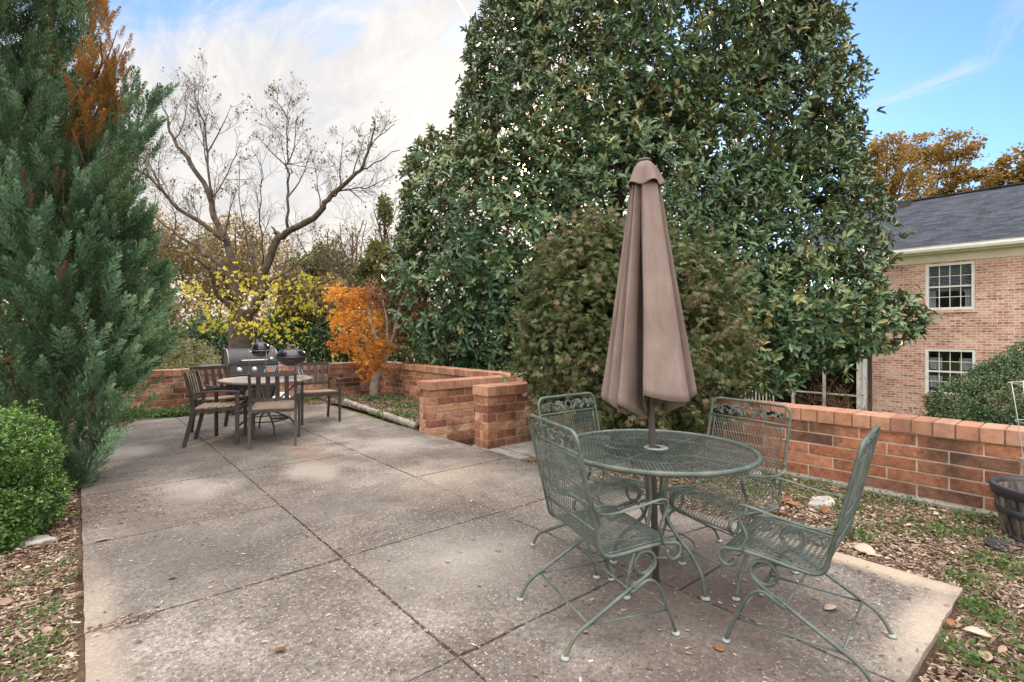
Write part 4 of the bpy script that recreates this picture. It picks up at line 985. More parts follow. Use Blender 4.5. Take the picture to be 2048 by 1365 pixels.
def grow(mb, p, d, L, r, lvl, rr, tips, wander=.22, kids=(3, 5), shrink=.62, up=.12, seg=None, minr=.003):
    """a limb with side branches, down to twigs"""
    n = max(3, int(5 + lvl)); P = [np.array(p, float)]; D = np.array(d, float); RRs = [r]
    for i in range(n):
        D = D + rr.normal(size=3) * wander + np.array([0, 0, up]); D /= np.linalg.norm(D)
        P.append(P[-1] + D * L / n); RRs.append(max(minr * .6, r * (1 - .72 * (i + 1) / n)))
    mb.tube(P, RRs, (3 if lvl <= 1 else 4 if lvl == 2 else 6) if seg is None else seg, caps=False)
    if lvl <= 0: tips.append((P[-1], D)); return
    side_branches(mb, P, RRs, L, lvl, rr, tips, wander, kids, shrink, up, minr)
    tips.append((P[-1], D))
def side_branches(mb, P, RRs, L, lvl, rr, tips, wander, kids, shrink, up, minr, t0=.25, ang=(.5, 1.0)):
    k = rr.integers(kids[0], kids[1] + 1); n = len(P) - 1
    for j in range(k):
        t = t0 + (1 - t0) * (j + rr.random()) / k; i = min(n - 1, int(t * n)); f = t * n - i
        q = P[i] * (1 - f) + P[i + 1] * f; T = P[i + 1] - P[i]; T = T / (np.linalg.norm(T) + 1e-9)
        s = np.cross(T, rr.normal(size=3)); s /= np.linalg.norm(s) + 1e-9; a = rr.uniform(*ang)
        D = T * math.cos(a) + s * math.sin(a)
        r0 = max(minr, RRs[i] * (.55 if lvl > 1 else .6))
        grow(mb, q, D, L * shrink * rr.uniform(.65, 1.1) * (1 - .35 * t), min(r0, RRs[i] * .8), lvl - 1, rr, tips, wander, kids, shrink, up, None, minr)
def shoots(lb, P, N, L, k, leaf, W, tmpl, per=3, up=.5, sc=1.0, jit=.3):
    """young shoots standing out of a crown, leaves along them: an uneven edge"""
    D = nrm(N + np.array([0, 0, up]) + rdir(len(P)) * jit); LL = L * (.5 + .8 * rng.random(len(P)))
    for i in range(k):
        q = P + D * (LL * (i + 1) / k)[:, None]
        for j in range(per):
            ax = nrm(D * .5 + rdir(len(P)) * .9); kk = .75 + .5 * rng.random(len(P)); lb.add(q, ax, nrm(np.array([0, 0, .8]) + rdir(len(P)) * .6), leaf * kk, W * kk, tmpl, np.clip(rnds(len(P), P, sc) + .12, 0, 1))
def ground_z(p): return ter(*to_ab(p))

# ---------------------------------------------------------------- the large magnolia
MAGB = blobs_px([(1300, 40, 13, 295, 330), (1300, -200, 13, 260, 300), (1140, 230, 12.6, 205, 230), (1455, 250, 12.6, 205, 240), (1535, 480, 12, 185, 200),
    (1010, 470, 11.5, 190, 190), (910, 575, 11.3, 125, 165), (872, 380, 12, 62, 100), (1260, 450, 12.4, 260, 240), (1605, 620, 10.8, 142, 116), (1490, 640, 11, 140, 135),
    (1010, 640, 11.2, 150, 95), (1720, 640, 10.3, 100, 62), (1560, 130, 13, 100, 120), (1030, 110, 13, 92, 110), (1210, 650, 11.8, 200, 105), (960, 250, 12.8, 50, 70), (1650, 330, 12.4, 50, 110), (1545, 745, 10.2, 45, 42), (1575, 20, 13, 60, 110), (1400, 560, 11.6, 170, 190)])
mb_ = np.array([2.6, 13.0, 0]); mb_[2] = ground_z(mb_)
mt = thing('magnolia_tree', 'huge glossy dark green magnolia filling the middle of the view behind the umbrella', 'tree', mb_)
def keep_gap(P):                                     # a thin place right through the crown where the low sun gets in
    d = np.min([np.linalg.norm(P - at(1062, 335, q), axis=1) for q in np.arange(9.5, 17, .4)], axis=0)
    return (d > .17) | (rng.random(len(P)) < .22)
P, N = blob_points(MAGB, 21000, .74, 1.08, .72)
front = N[:, 1] < .35
k = clumpy(P, .6, -1.9) & keep_gap(P) & (front | (rng.random(len(P)) < .55)); P, N = P[k], N[k]
lb = LB(); rosettes(lb, P, nrm(N + rdir(len(P)) * .5 + np.array([0, -.3, .35])), 7, .168, .068, OVATE, 1.0, .3, .05, 1.5)
Ps, Ns = blob_points(MAGB, 420, .98, 1.04, .9); shoots(lb, Ps, Ns, .42, 3, .15, .06, OVATE, 5, .4, 1.5)
P2, N2 = blob_points(MAGB, 6500, .45, .80, .0); k = keep_gap(P2); P2, N2 = P2[k], N2[k]; rosettes(lb, P2, nrm(N2 + rdir(len(P2)) * .6), 6, .19, .08, OVATE, 1.0, .2, .08, 1.5)
lb.build('crown', MMAG, mt, mb_)
m = MB(); tips = []; rr = np.random.default_rng(5)
tr = [mb_ + np.array([0, 0, -.1]), mb_ + np.array([.05, 0, 1.5]), mb_ + np.array([-.1, .1, 3.2]), mb_ + np.array([.1, 0, 5.5]), mb_ + np.array([.0, 0, 8.2])]
m.tube(smooth_pts(tr, 4), np.linspace(.30, .05, 17), 10)
for i in range(34):
    z = rr.uniform(.5, 7.5); a = rr.uniform(0, 6.28); d = np.array([math.cos(a), math.sin(a) * .8, .55]); d /= np.linalg.norm(d)
    grow(m, mb_ + np.array([0, 0, z]), d, rr.uniform(2.4, 3.8) * (1 - z / 16), .08, 1, rr, tips, .12, (4, 6), .5, .03)
for px, py, tx in ((872, 745, 850), (890, 745, 905), (903, 745, 925), (928, 748, 960), (1010, 740, 1040)):
    q = at(px, py, 11.6); q[2] = ground_z(q) - .05
    m.tube(smooth_pts([q, at(px + (tx - px) * .3, 690, 11.6), at(tx, 600, 11.7), at(tx + 40, 480, 12)], 4), np.linspace(.085, .03, 13), 7)
m.build('trunk', MBARK, mt, mb_)

# ---------------------------------------------------------------- conifers on the left
def plume_template(nb, seed, wid=.16):
    """one upright feathery spray of unit length: side shoots carrying blades"""
    g = np.random.default_rng(seed); pos, ax, no = [], [], []
    for i in range(nb):
        t = .04 + .94 * (i + g.random()) / nb; w = wid * (1.0 - t) ** .75 * (.55 + .45 * min(1, t * 4)) ; a = i * 2.4 + g.random()
        side = np.array([math.cos(a), math.sin(a), 0]); base = np.array([0, 0, t])
        d = side * .62 + np.array([0, 0, .78]); Ls = w * 1.75 + .02
        for j in range(6):
            s = (j + .5) / 6; p = base + d * Ls * s; f = np.cross(d, [0, 0, 1]); f = f / np.linalg.norm(f) * (1 if j % 2 else -1)
            pos.append(p); ax.append(d * .8 + f * .55 * (1 - .5 * s) + np.array([0, 0, .25])); no.append(side + g.normal(size=3) * .4)
    return np.array(pos), nrm(np.array(ax)), nrm(np.array(no))
PLT = [plume_template(32, s) for s in (1, 2, 3)]
def plumes(lb, P, D, L, fat=1.0, blen=.085, bw=.030, sc=1.2, shift=0.0):
    n = len(P); pick = rng.integers(0, 3, n); base = rng.random(n) * .3 + .3 + shift
    for k in range(3):
        i = np.where(pick == k)[0]
        if not len(i): continue
        tp, ta, tn = PLT[k]; z = nrm(D[i]); x = nrm(np.cross(z, rdir(len(i)))); y = np.cross(z, x)
        Mx = np.stack([x * fat, y * fat, z], 1); LL = np.broadcast_to(L, (n,))[i][:, None, None]
        pos = P[i][:, None] + np.einsum('mk,nkj->nmj', tp, Mx) * LL
        ax = np.einsum('mk,nkj->nmj', ta, Mx); no = np.einsum('mk,nkj->nmj', tn, Mx)
        mm = len(tp); sh = np.repeat(base[i], mm) + np.tile(tp[:, 2], len(i)) * .30 - .15 + rng.normal(size=len(i) * mm) * .07
        ls = np.repeat(np.broadcast_to(L, (n,))[i], mm) * blen / .45 * .45
        lb.add(pos.reshape(-1, 3), ax.reshape(-1, 3), no.reshape(-1, 3), ls * (.7 + .6 * rng.random(len(ls))), ls * bw / blen, BLADE, np.clip(sh, 0, 1))
CB = blobs_px([(38, 90, 5.5, 92, 170), (10, -120, 5.6, 90, 200), (72, 310, 5.3, 92, 160), (115, 480, 5.1, 115, 130), (155, 570, 5.1, 110, 120), (120, 690, 4.9, 125, 125),
    (190, 700, 5.0, 75, 100), (105, 840, 4.6, 95, 105), (148, 950, 4.2, 42, 70), (-110, 600, 5.6, 130, 330), (-100, 200, 5.8, 150, 300), (60, 400, 5.6, 110, 200)])
cb_ = np.array([-5.35, 5.75, -.05])
cy = thing('conifer_tree', 'tall blue-green feathery conifer at the left edge of the patio', 'tree', cb_)
lb = LB()
up = np.array([0, 0, 1.0]); P, N = blob_points(CB, 330, .70, .98, .70)
BA = nrm(N * .42 + up * 1.0 + rdir(len(P)) * .22); BLn = .35 + .65 * rng.random(len(P)) ** 1.5; tone = rng.normal(size=len(P)) * .20
for j in range(9):                                   # each bough is a flame of sprays round its own axis
    tt = (j + rng.random(len(P))) / 9.5; rad = rdir(len(P)); rad = nrm(rad - BA * np.sum(rad * BA, 1, keepdims=True))
    q = P - BA * .3 + BA * (tt * BLn)[:, None] + rad * (.15 * (1.1 - tt) ** .8)[:, None]
    ok = (q[:, 2] > .22) | (q @ V < .02); Dq = nrm(BA + rad * (.55 * (1 - .6 * tt))[:, None] + N * .15); Lq = (.30 + .16 * rng.random(len(P))) * (1.1 - .3 * tt)
    plumes(lb, q[ok], Dq[ok], Lq[ok], 1.0, shift=tone[ok])
P, N = blob_points(CB, 420, .45, .75, 0); plumes(lb, P, nrm(N * .6 + up + rdir(len(P)) * .4), .5 + .2 * rng.random(len(P)), 1.1, shift=-.2)
def branch_plumes(lb, rows, D0, n, Ls, spread=.10, shift=0):
    for (x0, y0, x1, y1) in rows:
        a, b = at(x0, y0, D0), at(x1, y1, D0 + rng.uniform(-.2, .2)); ax = nrm(b - a)
        t = rng.random(n) ** .8; P = a + (b - a) * t[:, None] + rng.normal(size=(n, 3)) * spread * (1.15 - t)[:, None]
        plumes(lb, P, nrm(ax * 1.0 + up * .35 + rdir(n) * .42), Ls * (1.15 - .55 * t), 1.0, shift=shift)
branch_plumes(lb, [(215, 350, 318, 195), (200, 400, 300, 260), (205, 330, 275, 170), (160, 90, 175, -60), (150, 60, 140, -60), (60, 390, 75, 270), (150, 410, 165, 300), (190, 520, 250, 380), (255, 560, 290, 440), (245, 650, 325, 560), (235, 760, 300, 650)], 5.4, 26, .38)
branch_plumes(lb, [(135, 1010, 140, 900), (160, 1000, 172, 930), (110, 960, 130, 860), (165, 960, 190, 870), (180, 900, 215, 800), (160, 930, 165, 830)], 4.45, 15, .20, .05)
lb.build('crown', MCYP, cy, cb_)
lb = LB()
branch_plumes(lb, [(10, 760, 40, 640), (70, 700, 95, 600), (40, 640, 60, 520), (110, 660, 130, 570), (120, 540, 140, 450), (60, 800, 110, 740), (150, 780, 185, 700), (90, 450, 110, 360), (150, 860, 175, 790), (200, 620, 215, 560)], 4.85, 7, .22, .22)
lb.build('dead_sprays', MCYPD, cy, cb_)
m = MB(); tips = []; rr = np.random.default_rng(9)
m.tube(smooth_pts([cb_ + np.array([0, 0, -.1]), cb_ + np.array([.1, 0, 1.5]), cb_ + np.array([.15, 0, 3.2]), cb_ + np.array([.2, 0, 5.6])], 4), np.linspace(.13, .02, 13), 8)
for (x0, y0, x1, y1) in ((-30, 760, 90, 640), (-20, 780, 60, 700), (-40, 690, 50, 560), (10, 800, 110, 700), (40, 820, 190, 640), (20, 640, 110, 470), (30, 560, 190, 330), (60, 480, 230, 300), (40, 420, 210, 120), (30, 860, 140, 800)):
    a, b = at(x0, y0, 5.7), at(x1, y1, 5.2); m.tube(smooth_pts([a, (a + b) / 2 + rr.normal(size=3) * .05, b], 4), np.linspace(.045, .010, 9), 6)
    for j in range(5): t = rr.random(); grow(m, a + (b - a) * t, (b - a) / np.linalg.norm(b - a) + rr.normal(size=3) * .5, .6, .012, 0, rr, tips, .15)
m.build('trunk', MBARKR, cy, cb_)
bb_ = np.array([-6.1, 7.3, -.05])
bc = thing('bronze_conifer', 'bronze orange conifer boughs rising beside the top of the blue-green conifer', 'tree', bb_)
lb = LB()
branch_plumes(lb, [(190, 300, 205, -30), (185, 320, 235, 70), (195, 330, 256, 95), (195, 150, 200, -40), (180, 260, 220, 20), (185, 350, 215, 210), (200, 260, 215, 120), (215, 240, 240, 140)], 5.35, 17, .30, .13)
branch_plumes(lb, [(60, 700, 90, 560), (20, 620, 60, 480), (90, 600, 120, 520)], 6.4, 18, .40, .2)
lb.build('crown', MCYPB, bc, bb_)
m = MB(); m.tube(smooth_pts([bb_ + np.array([0, 0, -.1]), at(110, 560, 6.8), at(150, 330, 5.9), at(190, 40, 5.4)], 5), np.linspace(.07, .006, 16), 7)
for (x0, y0, x1, y1) in ((150, 330, 235, 60), (155, 330, 252, 85), (140, 380, 175, -40), (150, 330, 215, 200)): m.tube(smooth_pts([at(x0, y0, 5.8), at((x0 + x1) / 2 - 6, (y0 + y1) / 2 + 8, 5.5), at(x1, y1, 5.35)], 4), np.linspace(.016, .004, 9), 6)
m.build('trunk', MBARKR, bc, bb_)

# boxwood
xb = np.array([-3.6, 3.4, -.04])
bx = thing('boxwood_bush', 'clipped bright green boxwood bush at the lower left edge', 'bush', xb)
BB = [(np.array([-3.52, 3.38, .22]), np.array([.44, .42, .40])), (np.array([-3.52, 3.40, .52]), np.array([.41, .38, .29])), (np.array([-3.42, 3.22, .10]), np.array([.34, .32, .30])), (np.array([-3.95, 3.45, .40]), np.array([.55, .5, .38]))]
lb = LB(); P, N = blob_points(BB, 5200, .80, 1.04, .80); P = P[P[:, 2] > -.03]; N = N[:len(P)] * 0 + nrm(P - np.array([-3.6, 3.4, .25]))
rosettes(lb, P, nrm(N + rdir(len(P)) * .6 + np.array([0, 0, .4])), 6, .026, .015, OVATE, 1.0, .4, .022, .5)
k = rng.random(len(P)) < .09; shoots(lb, P[k], N[k], .10, 4, .026, .015, OVATE, 3, .8, .5)
P, N = blob_points(BB, 2200, .5, .8, 0); rosettes(lb, P, nrm(N + rdir(len(P))), 5, .027, .016, OVATE, 1.0, .4, .02, .5)
lb.build('foliage', MBOX, bx, xb)
m = MB(); rr = np.random.default_rng(3); tips = []
for i in range(16): grow(m, xb + np.array([rr.uniform(-.12, .12), rr.uniform(-.12, .12), 0]), np.array([rr.normal() * .5, rr.normal() * .5, .8]), .55, .012, 1, rr, tips, .2)
m.build('stems', MTWIG, bx, xb)

# ---------------------------------------------------------------- bare tree with yellow leaves
BD = 14.0
tb_ = np.array([(484 - CX) / F * BD, BD, 0]); tb_[2] = ground_z(tb_)
bt_ = thing('bare_tree', 'spreading nearly bare tree with a few bright yellow leaves beyond the back wall', 'tree', tb_)
m = MB(); tips = []; rr = np.random.default_rng(21)
m.tube(smooth_pts([tb_ + np.array([0, 0, -.1]), at(485, 720, BD), at(483, 680, BD), at(484, 650, BD), at(487, 620, BD)], 4), np.linspace(.36, .27, 17), 14)
LIMBS = [([(480, 660), (476, 600), (462, 514), (451, 481), (428, 435), (421, 392), (395, 349), (375, 316), (349, 283), (337, 255), (332, 222)], .145, .3),
    ([(451, 481), (415, 454), (355, 418), (326, 385), (283, 349), (250, 330)], .085, -.6), ([(463, 560), (435, 525), (408, 507), (375, 481), (332, 454), (293, 415), (262, 400)], .085, .9),
    ([(478, 640), (464, 622), (435, 590), (415, 540), (385, 514), (340, 500)], .09, -.9), ([(488, 650), (500, 630), (524, 590), (530, 540), (557, 477), (580, 461), (642, 425), (655, 398), (695, 362), (721, 342), (735, 305), (745, 270)], .165, .0),
    ([(576, 462), (575, 400), (576, 349), (577, 310), (570, 265), (574, 222)], .05, .1), ([(560, 474), (552, 466), (543, 452)], .11, 0.0), ([(524, 585), (516, 545), (507, 505), (503, 482)], .10, .4),
    ([(520, 600), (540, 586), (590, 574), (632, 570), (660, 560), (690, 552)], .055, -.5), ([(524, 588), (545, 560), (573, 543), (609, 514), (640, 490)], .045, .6),
    ([(421, 392), (416, 330), (410, 262), (398, 215), (390, 185)], .045, .3), ([(443, 480), (455, 455), (462, 430)], .07, .2), ([(655, 398), (690, 380), (730, 375), (770, 360)], .03, .2), ([(349, 283), (370, 240), (372, 190)], .02, 0), ([(721, 342), (760, 320), (800, 300)], .025, -.2),
    ([(735, 305), (760, 270), (790, 250)], .02, .1), ([(524, 590), (505, 560), (495, 500), (480, 420), (478, 340)], .03, .8), ([(530, 540), (525, 470), (520, 400), (525, 330)], .028, -.7)]
LP = []
for pts, r0, dep in LIMBS:
    P = [at(x, y, BD + dep * i / max(1, len(pts) - 1) * 1.6) for i, (x, y) in enumerate(pts)]
    P = [q + rr.normal(size=3) * .026 for q in smooth_pts(P, 3)]; RR_ = np.linspace(r0 * .86, max(.010, r0 * .15), len(P))
    LP += list(P); m.tube(P, RR_, 9 if r0 > .06 else 6, caps=True)
    L = sum(np.linalg.norm(P[i + 1] - P[i]) for i in range(len(P) - 1))
    if len(pts) > 3:
        side_branches(m, P, np.minimum(RR_, .022), min(2.7, L * .7), 3 if r0 > .04 else 2, rr, tips, .075, (7, 8), .64, .06, .0048, .3, (.4, 1.0))
        grow(m, P[-1], (P[-1] - P[-2]) / np.linalg.norm(P[-1] - P[-2]), .45, RR_[-1], 2, rr, tips, .15, (3, 5), .6, .05, None, .0055)
for (x, y, dx, dy) in ((565, 230, -12, -60), (590, 330, 30, -120), (540, 330, -40, -110), (610, 400, 25, -130), (640, 420, 5, -110), (680, 370, -15, -120), (700, 350, 25, -110), (440, 300, 25, -110), (470, 380, 20, -130), (400, 330, -25, -130), (350, 420, -40, -120), (310, 400, -30, -140), (380, 470, -10, -110), (440, 440, 40, -100)):
    a, b = at(x, y, BD), at(x + dx, y + dy * .75, BD + .3); a = min(LP, key=lambda q: np.linalg.norm(q - a)); d = b - a; grow(m, a, d / np.linalg.norm(d), np.linalg.norm(d), .022, 3, rr, tips, .10, (4, 6), .55, .04, None, .0055)
m.build('trunk', MBARKR if False else MBARK, bt_, tb_)
YC = [(430, 575, 40), (455, 600, 40), (520, 590, 30), (545, 640, 40), (510, 655, 35), (560, 655, 40), (590, 590, 35), (540, 560, 30), (470, 615, 30), (420, 655, 25), (590, 645, 30), (605, 565, 30), (400, 600, 30), (490, 560, 35), (575, 675, 25), (620, 610, 20), (560, 610, 30), (440, 640, 25), (480, 650, 20), (385, 575, 18), (620, 560, 20)]
P = np.concatenate([at(x, y, BD - .8) + rng.normal(size=(24, 3)) * np.array([s, s * 1.8, s * .7]) * BD / F * .55 for x, y, s in YC])
lb = LB(); single(lb, P, rdir(len(P)), .115, .095, STAR5, -.5, 1.0, .2); lb.build('yellow_leaves', MYEL, bt_, tb_)
TP = np.array([t[0] for t in tips]); TP = TP[rng.random(len(TP)) < .07]
TP = np.repeat(TP, 2, 0) + rng.normal(size=(len(TP) * 2, 3)) * .07
lb = LB(); single(lb, TP, rdir(len(TP)), .085, .05, OVATE, -.6); lb.build('withered_leaves', MBRN, bt_, tb_)

# ---------------------------------------------------------------- orange maple
ob = gnd(748, 794, -.0)
om = thing('orange_maple', 'small Japanese maple with orange leaves and pale trunk in the corner mulch bed', 'tree', ob)
OB1 = blobs_px([(690, 620, 10.3, 32, 34), (666, 588, 10.3, 22, 18), (706, 662, 10.1, 34, 32), (686, 692, 10.2, 24, 18), (728, 702, 10.2, 30, 24), (736, 738, 10.2, 18, 18), (762, 694, 10.5, 22, 18), (716, 600, 10.6, 24, 20), (748, 640, 10.7, 22, 20), (752, 728, 10.4, 14, 12)])
OB2 = blobs_px([(775, 640, 10.7, 50, 55), (800, 590, 10.9, 36, 40), (745, 600, 10.8, 40, 35), (800, 690, 10.7, 32, 38), (820, 560, 11, 22, 18), (730, 572, 10.9, 36, 18), (830, 620, 11, 30, 40), (785, 735, 10.6, 30, 22)])
lb = LB(); P, N = blob_points(OB1, 5600, .2, 1.3, 0); k = clumpy(P, .22, -.6); single(lb, P[k], N[k], .058, .058, STAR5, -.3, .6); lb.build('crown', MORG, om, ob)
lb = LB(); P, N = blob_points(OB2, 4200, .25, 1.25, 0); k = clumpy(P, .25, .3); single(lb, P[k], N[k], .058, .058, STAR5, -.3, .6); lb.build('rusty_crown', MRUST, om, ob)
m = MB(); tips = []; rr = np.random.default_rng(2); OD = 10.55
m.tube(smooth_pts([ob + np.array([0, 0, -.1]), at(748, 780, OD), at(752, 755, OD), at(764, 730, OD), at(776, 700, OD)], 4), np.linspace(.10, .065, 17), 10)
for pts in ([(764, 730), (740, 690), (710, 650), (680, 610), (660, 590)], [(776, 700), (790, 660), (800, 610), (815, 565)], [(770, 715), (745, 660), (735, 610), (740, 580)], [(772, 705), (775, 650), (765, 600)], [(755, 750), (720, 700), (695, 670)]):
    P = smooth_pts([at(x, y, OD + rr.uniform(-.15, .15)) for x, y in pts], 4); RR_ = np.linspace(.045, .010, len(P)); m.tube(P, RR_, 7)
    side_branches(m, P, RR_ * .6, .9, 2, rr, tips, .16, (5, 7), .6, .06, .003, .2)
m.build('trunk', MBARKL, om, ob)

# ---------------------------------------------------------------- bronze-green maple by the steps
jb = ab(3.55, 4.45, -.02)
jm = thing('bronze_maple', 'rounded Japanese maple with bronze-green leaves behind the umbrella and iron chairs', 'tree', jb)
JB = blobs_px([(1245, 570, 5.55, 145, 98), (1175, 610, 5.45, 105, 125), (1335, 580, 5.6, 92, 98), (1395, 640, 5.6, 75, 110), (1125, 690, 5.4, 78, 105), (1300, 700, 5.3, 140, 130), (1425, 735, 5.5, 58, 70),
    (1190, 770, 5.3, 80, 65), (1225, 495, 5.6, 70, 38), (1340, 790, 5.4, 95, 60), (1250, 815, 5.2, 90, 45), (1130, 800, 5.1, 40, 50), (1195, 475, 5.6, 26, 24), (1290, 485, 5.6, 30, 20), (1075, 640, 5.4, 26, 50), (1150, 510, 5.5, 40, 40), (1390, 540, 5.7, 40, 40), (1460, 690, 5.6, 30, 30)])
lb = LB(); P, N = blob_points(JB, 40000, .62, 1.16, .66); k = clumpy(P, .30, -1.0) & (P[:, 2] > .02) & ((N[:, 1] < .5) | (rng.random(len(P)) < .6)); single(lb, P[k], N[k], .052, .056, STAR7, -.5, .30, .5)
Ps, Ns = blob_points(JB, 520, .96, 1.05, .9); k = (Ps[:, 2] > .25); shoots(lb, Ps[k], Ns[k], .26, 5, .052, .056, STAR7, 2, .45, .6)
P, N = blob_points(JB, 4200, .3, .75, 0); k = P[:, 2] > .1; single(lb, P[k], N[k], .072, .08, STAR7, -.3, .6)
lb.build('crown', MJMP, jm, jb)
m = MB(); tips = []; rr = np.random.default_rng(4)
for pts in ([(0, 0, -.05), (.02, 0, .4), (-.05, -.05, .9), (-.2, -.1, 1.5), (-.35, -.1, 2.1)], [(.05, .03, -.05), (.12, 0, .5), (.35, .05, 1.0), (.55, .0, 1.5)], [(0, -.03, .3), (-.3, -.1, .8), (-.6, -.15, 1.2)]):
    P = smooth_pts([jb + np.array(q) for q in pts], 4); RR_ = np.linspace(.045, .012, len(P)); m.tube(P, RR_, 8)
    side_branches(m, P, RR_ * .6, 1.1, 2, rr, tips, .18, (6, 8), .6, .06, .003, .25)
m.build('trunk', MBARK, jm, jb)

# ---------------------------------------------------------------- shrubs beyond the walls
sb = at(1990, 850, 8.2); sb[2] = ground_z(sb)
sh = thing('dark_shrub', 'dense dark green small-leaved shrub beyond the right wall in front of the lower window', 'bush', sb)
SB = blobs_px([(1975, 812, 8.0, 95, 55), (2045, 790, 8.2, 85, 75), (1930, 835, 7.9, 55, 38), (2010, 770, 8.3, 60, 40), (2110, 770, 8.4, 90, 90), (1985, 900, 8.0, 130, 90)])
lb = LB(); P, N = blob_points(SB, 11000, .78, 1.12, .7); rosettes(lb, P, nrm(N + rdir(len(P)) * .6 + np.array([0, 0, .5])), 5, .040, .020, OVATE, 1, .4, .04, .5); lb.build('foliage', MHOL, sh, sb)
m = MB(); tips = []; rr = np.random.default_rng(6)
for i in range(30): q = at(rr.uniform(1880, 2060), 850, 8.2); q[2] = sb[2]; grow(m, q, np.array([rr.normal() * .25, rr.normal() * .25, 1]), rr.uniform(1.3, 2.0), .010, 1, rr, tips, .12)
m.build('stems', MTWIG, sh, sb)
sb = at(1680, 830, 15.5); sb[2] = ground_z(sb)
sh = thing('twiggy_shrub', 'leafless reddish brown twiggy shrub in front of the screened porch', 'bush', sb)
m = MB(); tips = []; rr = np.random.default_rng(8)
for i in range(46): q = sb + np.array([rr.uniform(-.7, .7), rr.uniform(-.5, .5), -.05]); grow(m, q, np.array([rr.normal() * .35, rr.normal() * .35, 1]), rr.uniform(.9, 1.7), .012, 2, rr, tips, .18, (3, 4), .55, .05, None, .005)
m.build('stems', MBARKR, sh, sb)
TP = np.array([t[0] for t in tips]); TP = TP[rng.random(len(TP)) < .3]; lb = LB(); single(lb, TP, rdir(len(TP)), .05, .03, OVATE); lb.build('leaves', MBRN, sh, sb)
sb = at(375, 740, 11.6); sb[2] = ground_z(sb)
sh = thing('pale_shrub', 'pale variegated shrub showing above the back wall beside the conifer', 'bush', sb)
SB = blobs_px([(375, 722, 11.4, 52, 40), (345, 715, 11.6, 35, 35), (410, 738, 11.3, 38, 26), (320, 740, 11.5, 40, 40), (375, 775, 11.4, 80, 50)])
lb = LB(); P, N = blob_points(SB, 2600, .65, 1.12, .5); rosettes(lb, P, nrm(N + rdir(len(P)) * .7 + np.array([0, 0, .5])), 5, .055, .024, OVATE, 1, .4, .04, .5); lb.build('foliage', MPALE, sh, sb)
m = MB(); tips = []; rr = np.random.default_rng(16)
for i in range(14): grow(m, sb + np.array([rr.uniform(-.6, .6), rr.uniform(-.3, .3), 0]), np.array([rr.normal() * .3, rr.normal() * .3, 1]), 1.1, .010, 1, rr, tips, .15)
m.build('stems', MTWIG, sh, sb)

# ---------------------------------------------------------------- the thicket far behind, tree by tree
def far_tree(name, label, base_px, D, rows, mat, n, L, W, seed, group=None, twig=True, cat='tree', tm=OVATE, lim=9, lo=.35, thr=-1.2, csc=1.0, trunk_r=.16, lv=2, mb_bark=None, reach=None):
    b = at(base_px, 700, D); b[2] = ground_z(b)
    T = thing(name, label, cat, b, 0, group); B = blobs_px(rows)
    lb = LB(); P, N = blob_points(B, n, lo, 1.08, 0); k = clumpy(P, csc, thr) & (P[:, 2] > b[2]); single(lb, P[k], N[k], L, W, tm, -.2, 1.4, .4); lb.build('crown', mat, T, b)
    m = MB(); tips = []; rr = np.random.default_rng(seed)
    top = max(B, key=lambda q: q[0][2] + q[1][2]); zt = top[0][2] + top[1][2] * .7
    tr = smooth_pts([b + np.array([0, 0, -.1]), b + np.array([rr.normal() * .1, 0, (zt - b[2]) * .4]), np.array([top[0][0], top[0][1], zt])], 5)
    m.tube(tr, np.linspace(trunk_r, .03, len(tr)), 8)
    for c, r in B:
        for j in range(max(1, lim // len(B) + 1)):
            s = tr[rr.integers(2, len(tr) - 2)]; e = c + rr.normal(size=3) * r * .45; d = e - s; LL = np.linalg.norm(d) + .2
            grow(m, s, d / LL + np.array([0, 0, .1]), LL * (1.15 if reach is None else reach), trunk_r * .38, lv, rr, tips, .14, (4, 6), .5, .04, None, .012)
    m.build('trunk', mb_bark or MTWIG, T, b); return T
G_ = 'trees and brush beyond the lawn'
far_tree('thicket_tree', 'tan and orange thinly leaved tree in the thicket next to the blue-green conifer', 330, 24, [(330, 580, 24, 70, 90), (370, 510, 24, 60, 60), (300, 500, 24, 60, 80), (350, 650, 24, 70, 60)], MTAN, 9880, .16, .09, 31, G_)
far_tree('thicket_tree', 'brown twiggy tree with rusty leaves behind the fork of the bare tree', 470, 27, [(470, 480, 27, 60, 50), (440, 540, 27, 80, 60), (520, 530, 27, 80, 60), (480, 610, 27, 90, 80)], MTAN, 11400, .17, .10, 32, G_)
far_tree('thicket_tree', 'slender olive-brown tree rising tallest in the thicket right of the bare tree', 655, 26, [(655, 500, 26, 24, 48), (645, 550, 26, 40, 50), (640, 620, 26, 60, 70), (610, 560, 26, 45, 50)], MOLV, 9880, .16, .10, 33, G_)
far_tree('thicket_tree', 'bare reddish twiggy tree in the thicket above the orange maple', 705, 25, [(705, 500, 25, 30, 50), (690, 560, 25, 50, 60)], MBRN, 950, .13, .08, 34, G_, lim=22)
far_tree('thicket_tree', 'olive-leaved pointed tree between the bare tree and the magnolia', 775, 19, [(770, 430, 19, 12, 40), (775, 490, 19, 38, 36), (775, 540, 19, 55, 50), (740, 560, 19, 40, 40), (790, 600, 19, 60, 60)], MOLV, 9880, .15, .08, 35, G_)
far_tree('thicket_tree', 'yellowish tree low in the thicket left of the orange maple', 620, 22, [(610, 610, 22, 50, 40), (660, 600, 22, 50, 45), (580, 580, 22, 40, 40)], MTAN, 6080, .14, .09, 36, G_)
far_tree('thicket_bush', 'dark ivy-green bush beyond the lawn to the left of the bare tree trunk', 420, 21, [(400, 690, 21, 70, 45), (450, 690, 21, 50, 45), (350, 690, 21, 55, 50), (430, 655, 22, 60, 30)], MIVY, 9880, .13, .09, 37, G_, cat='bush', lim=4)
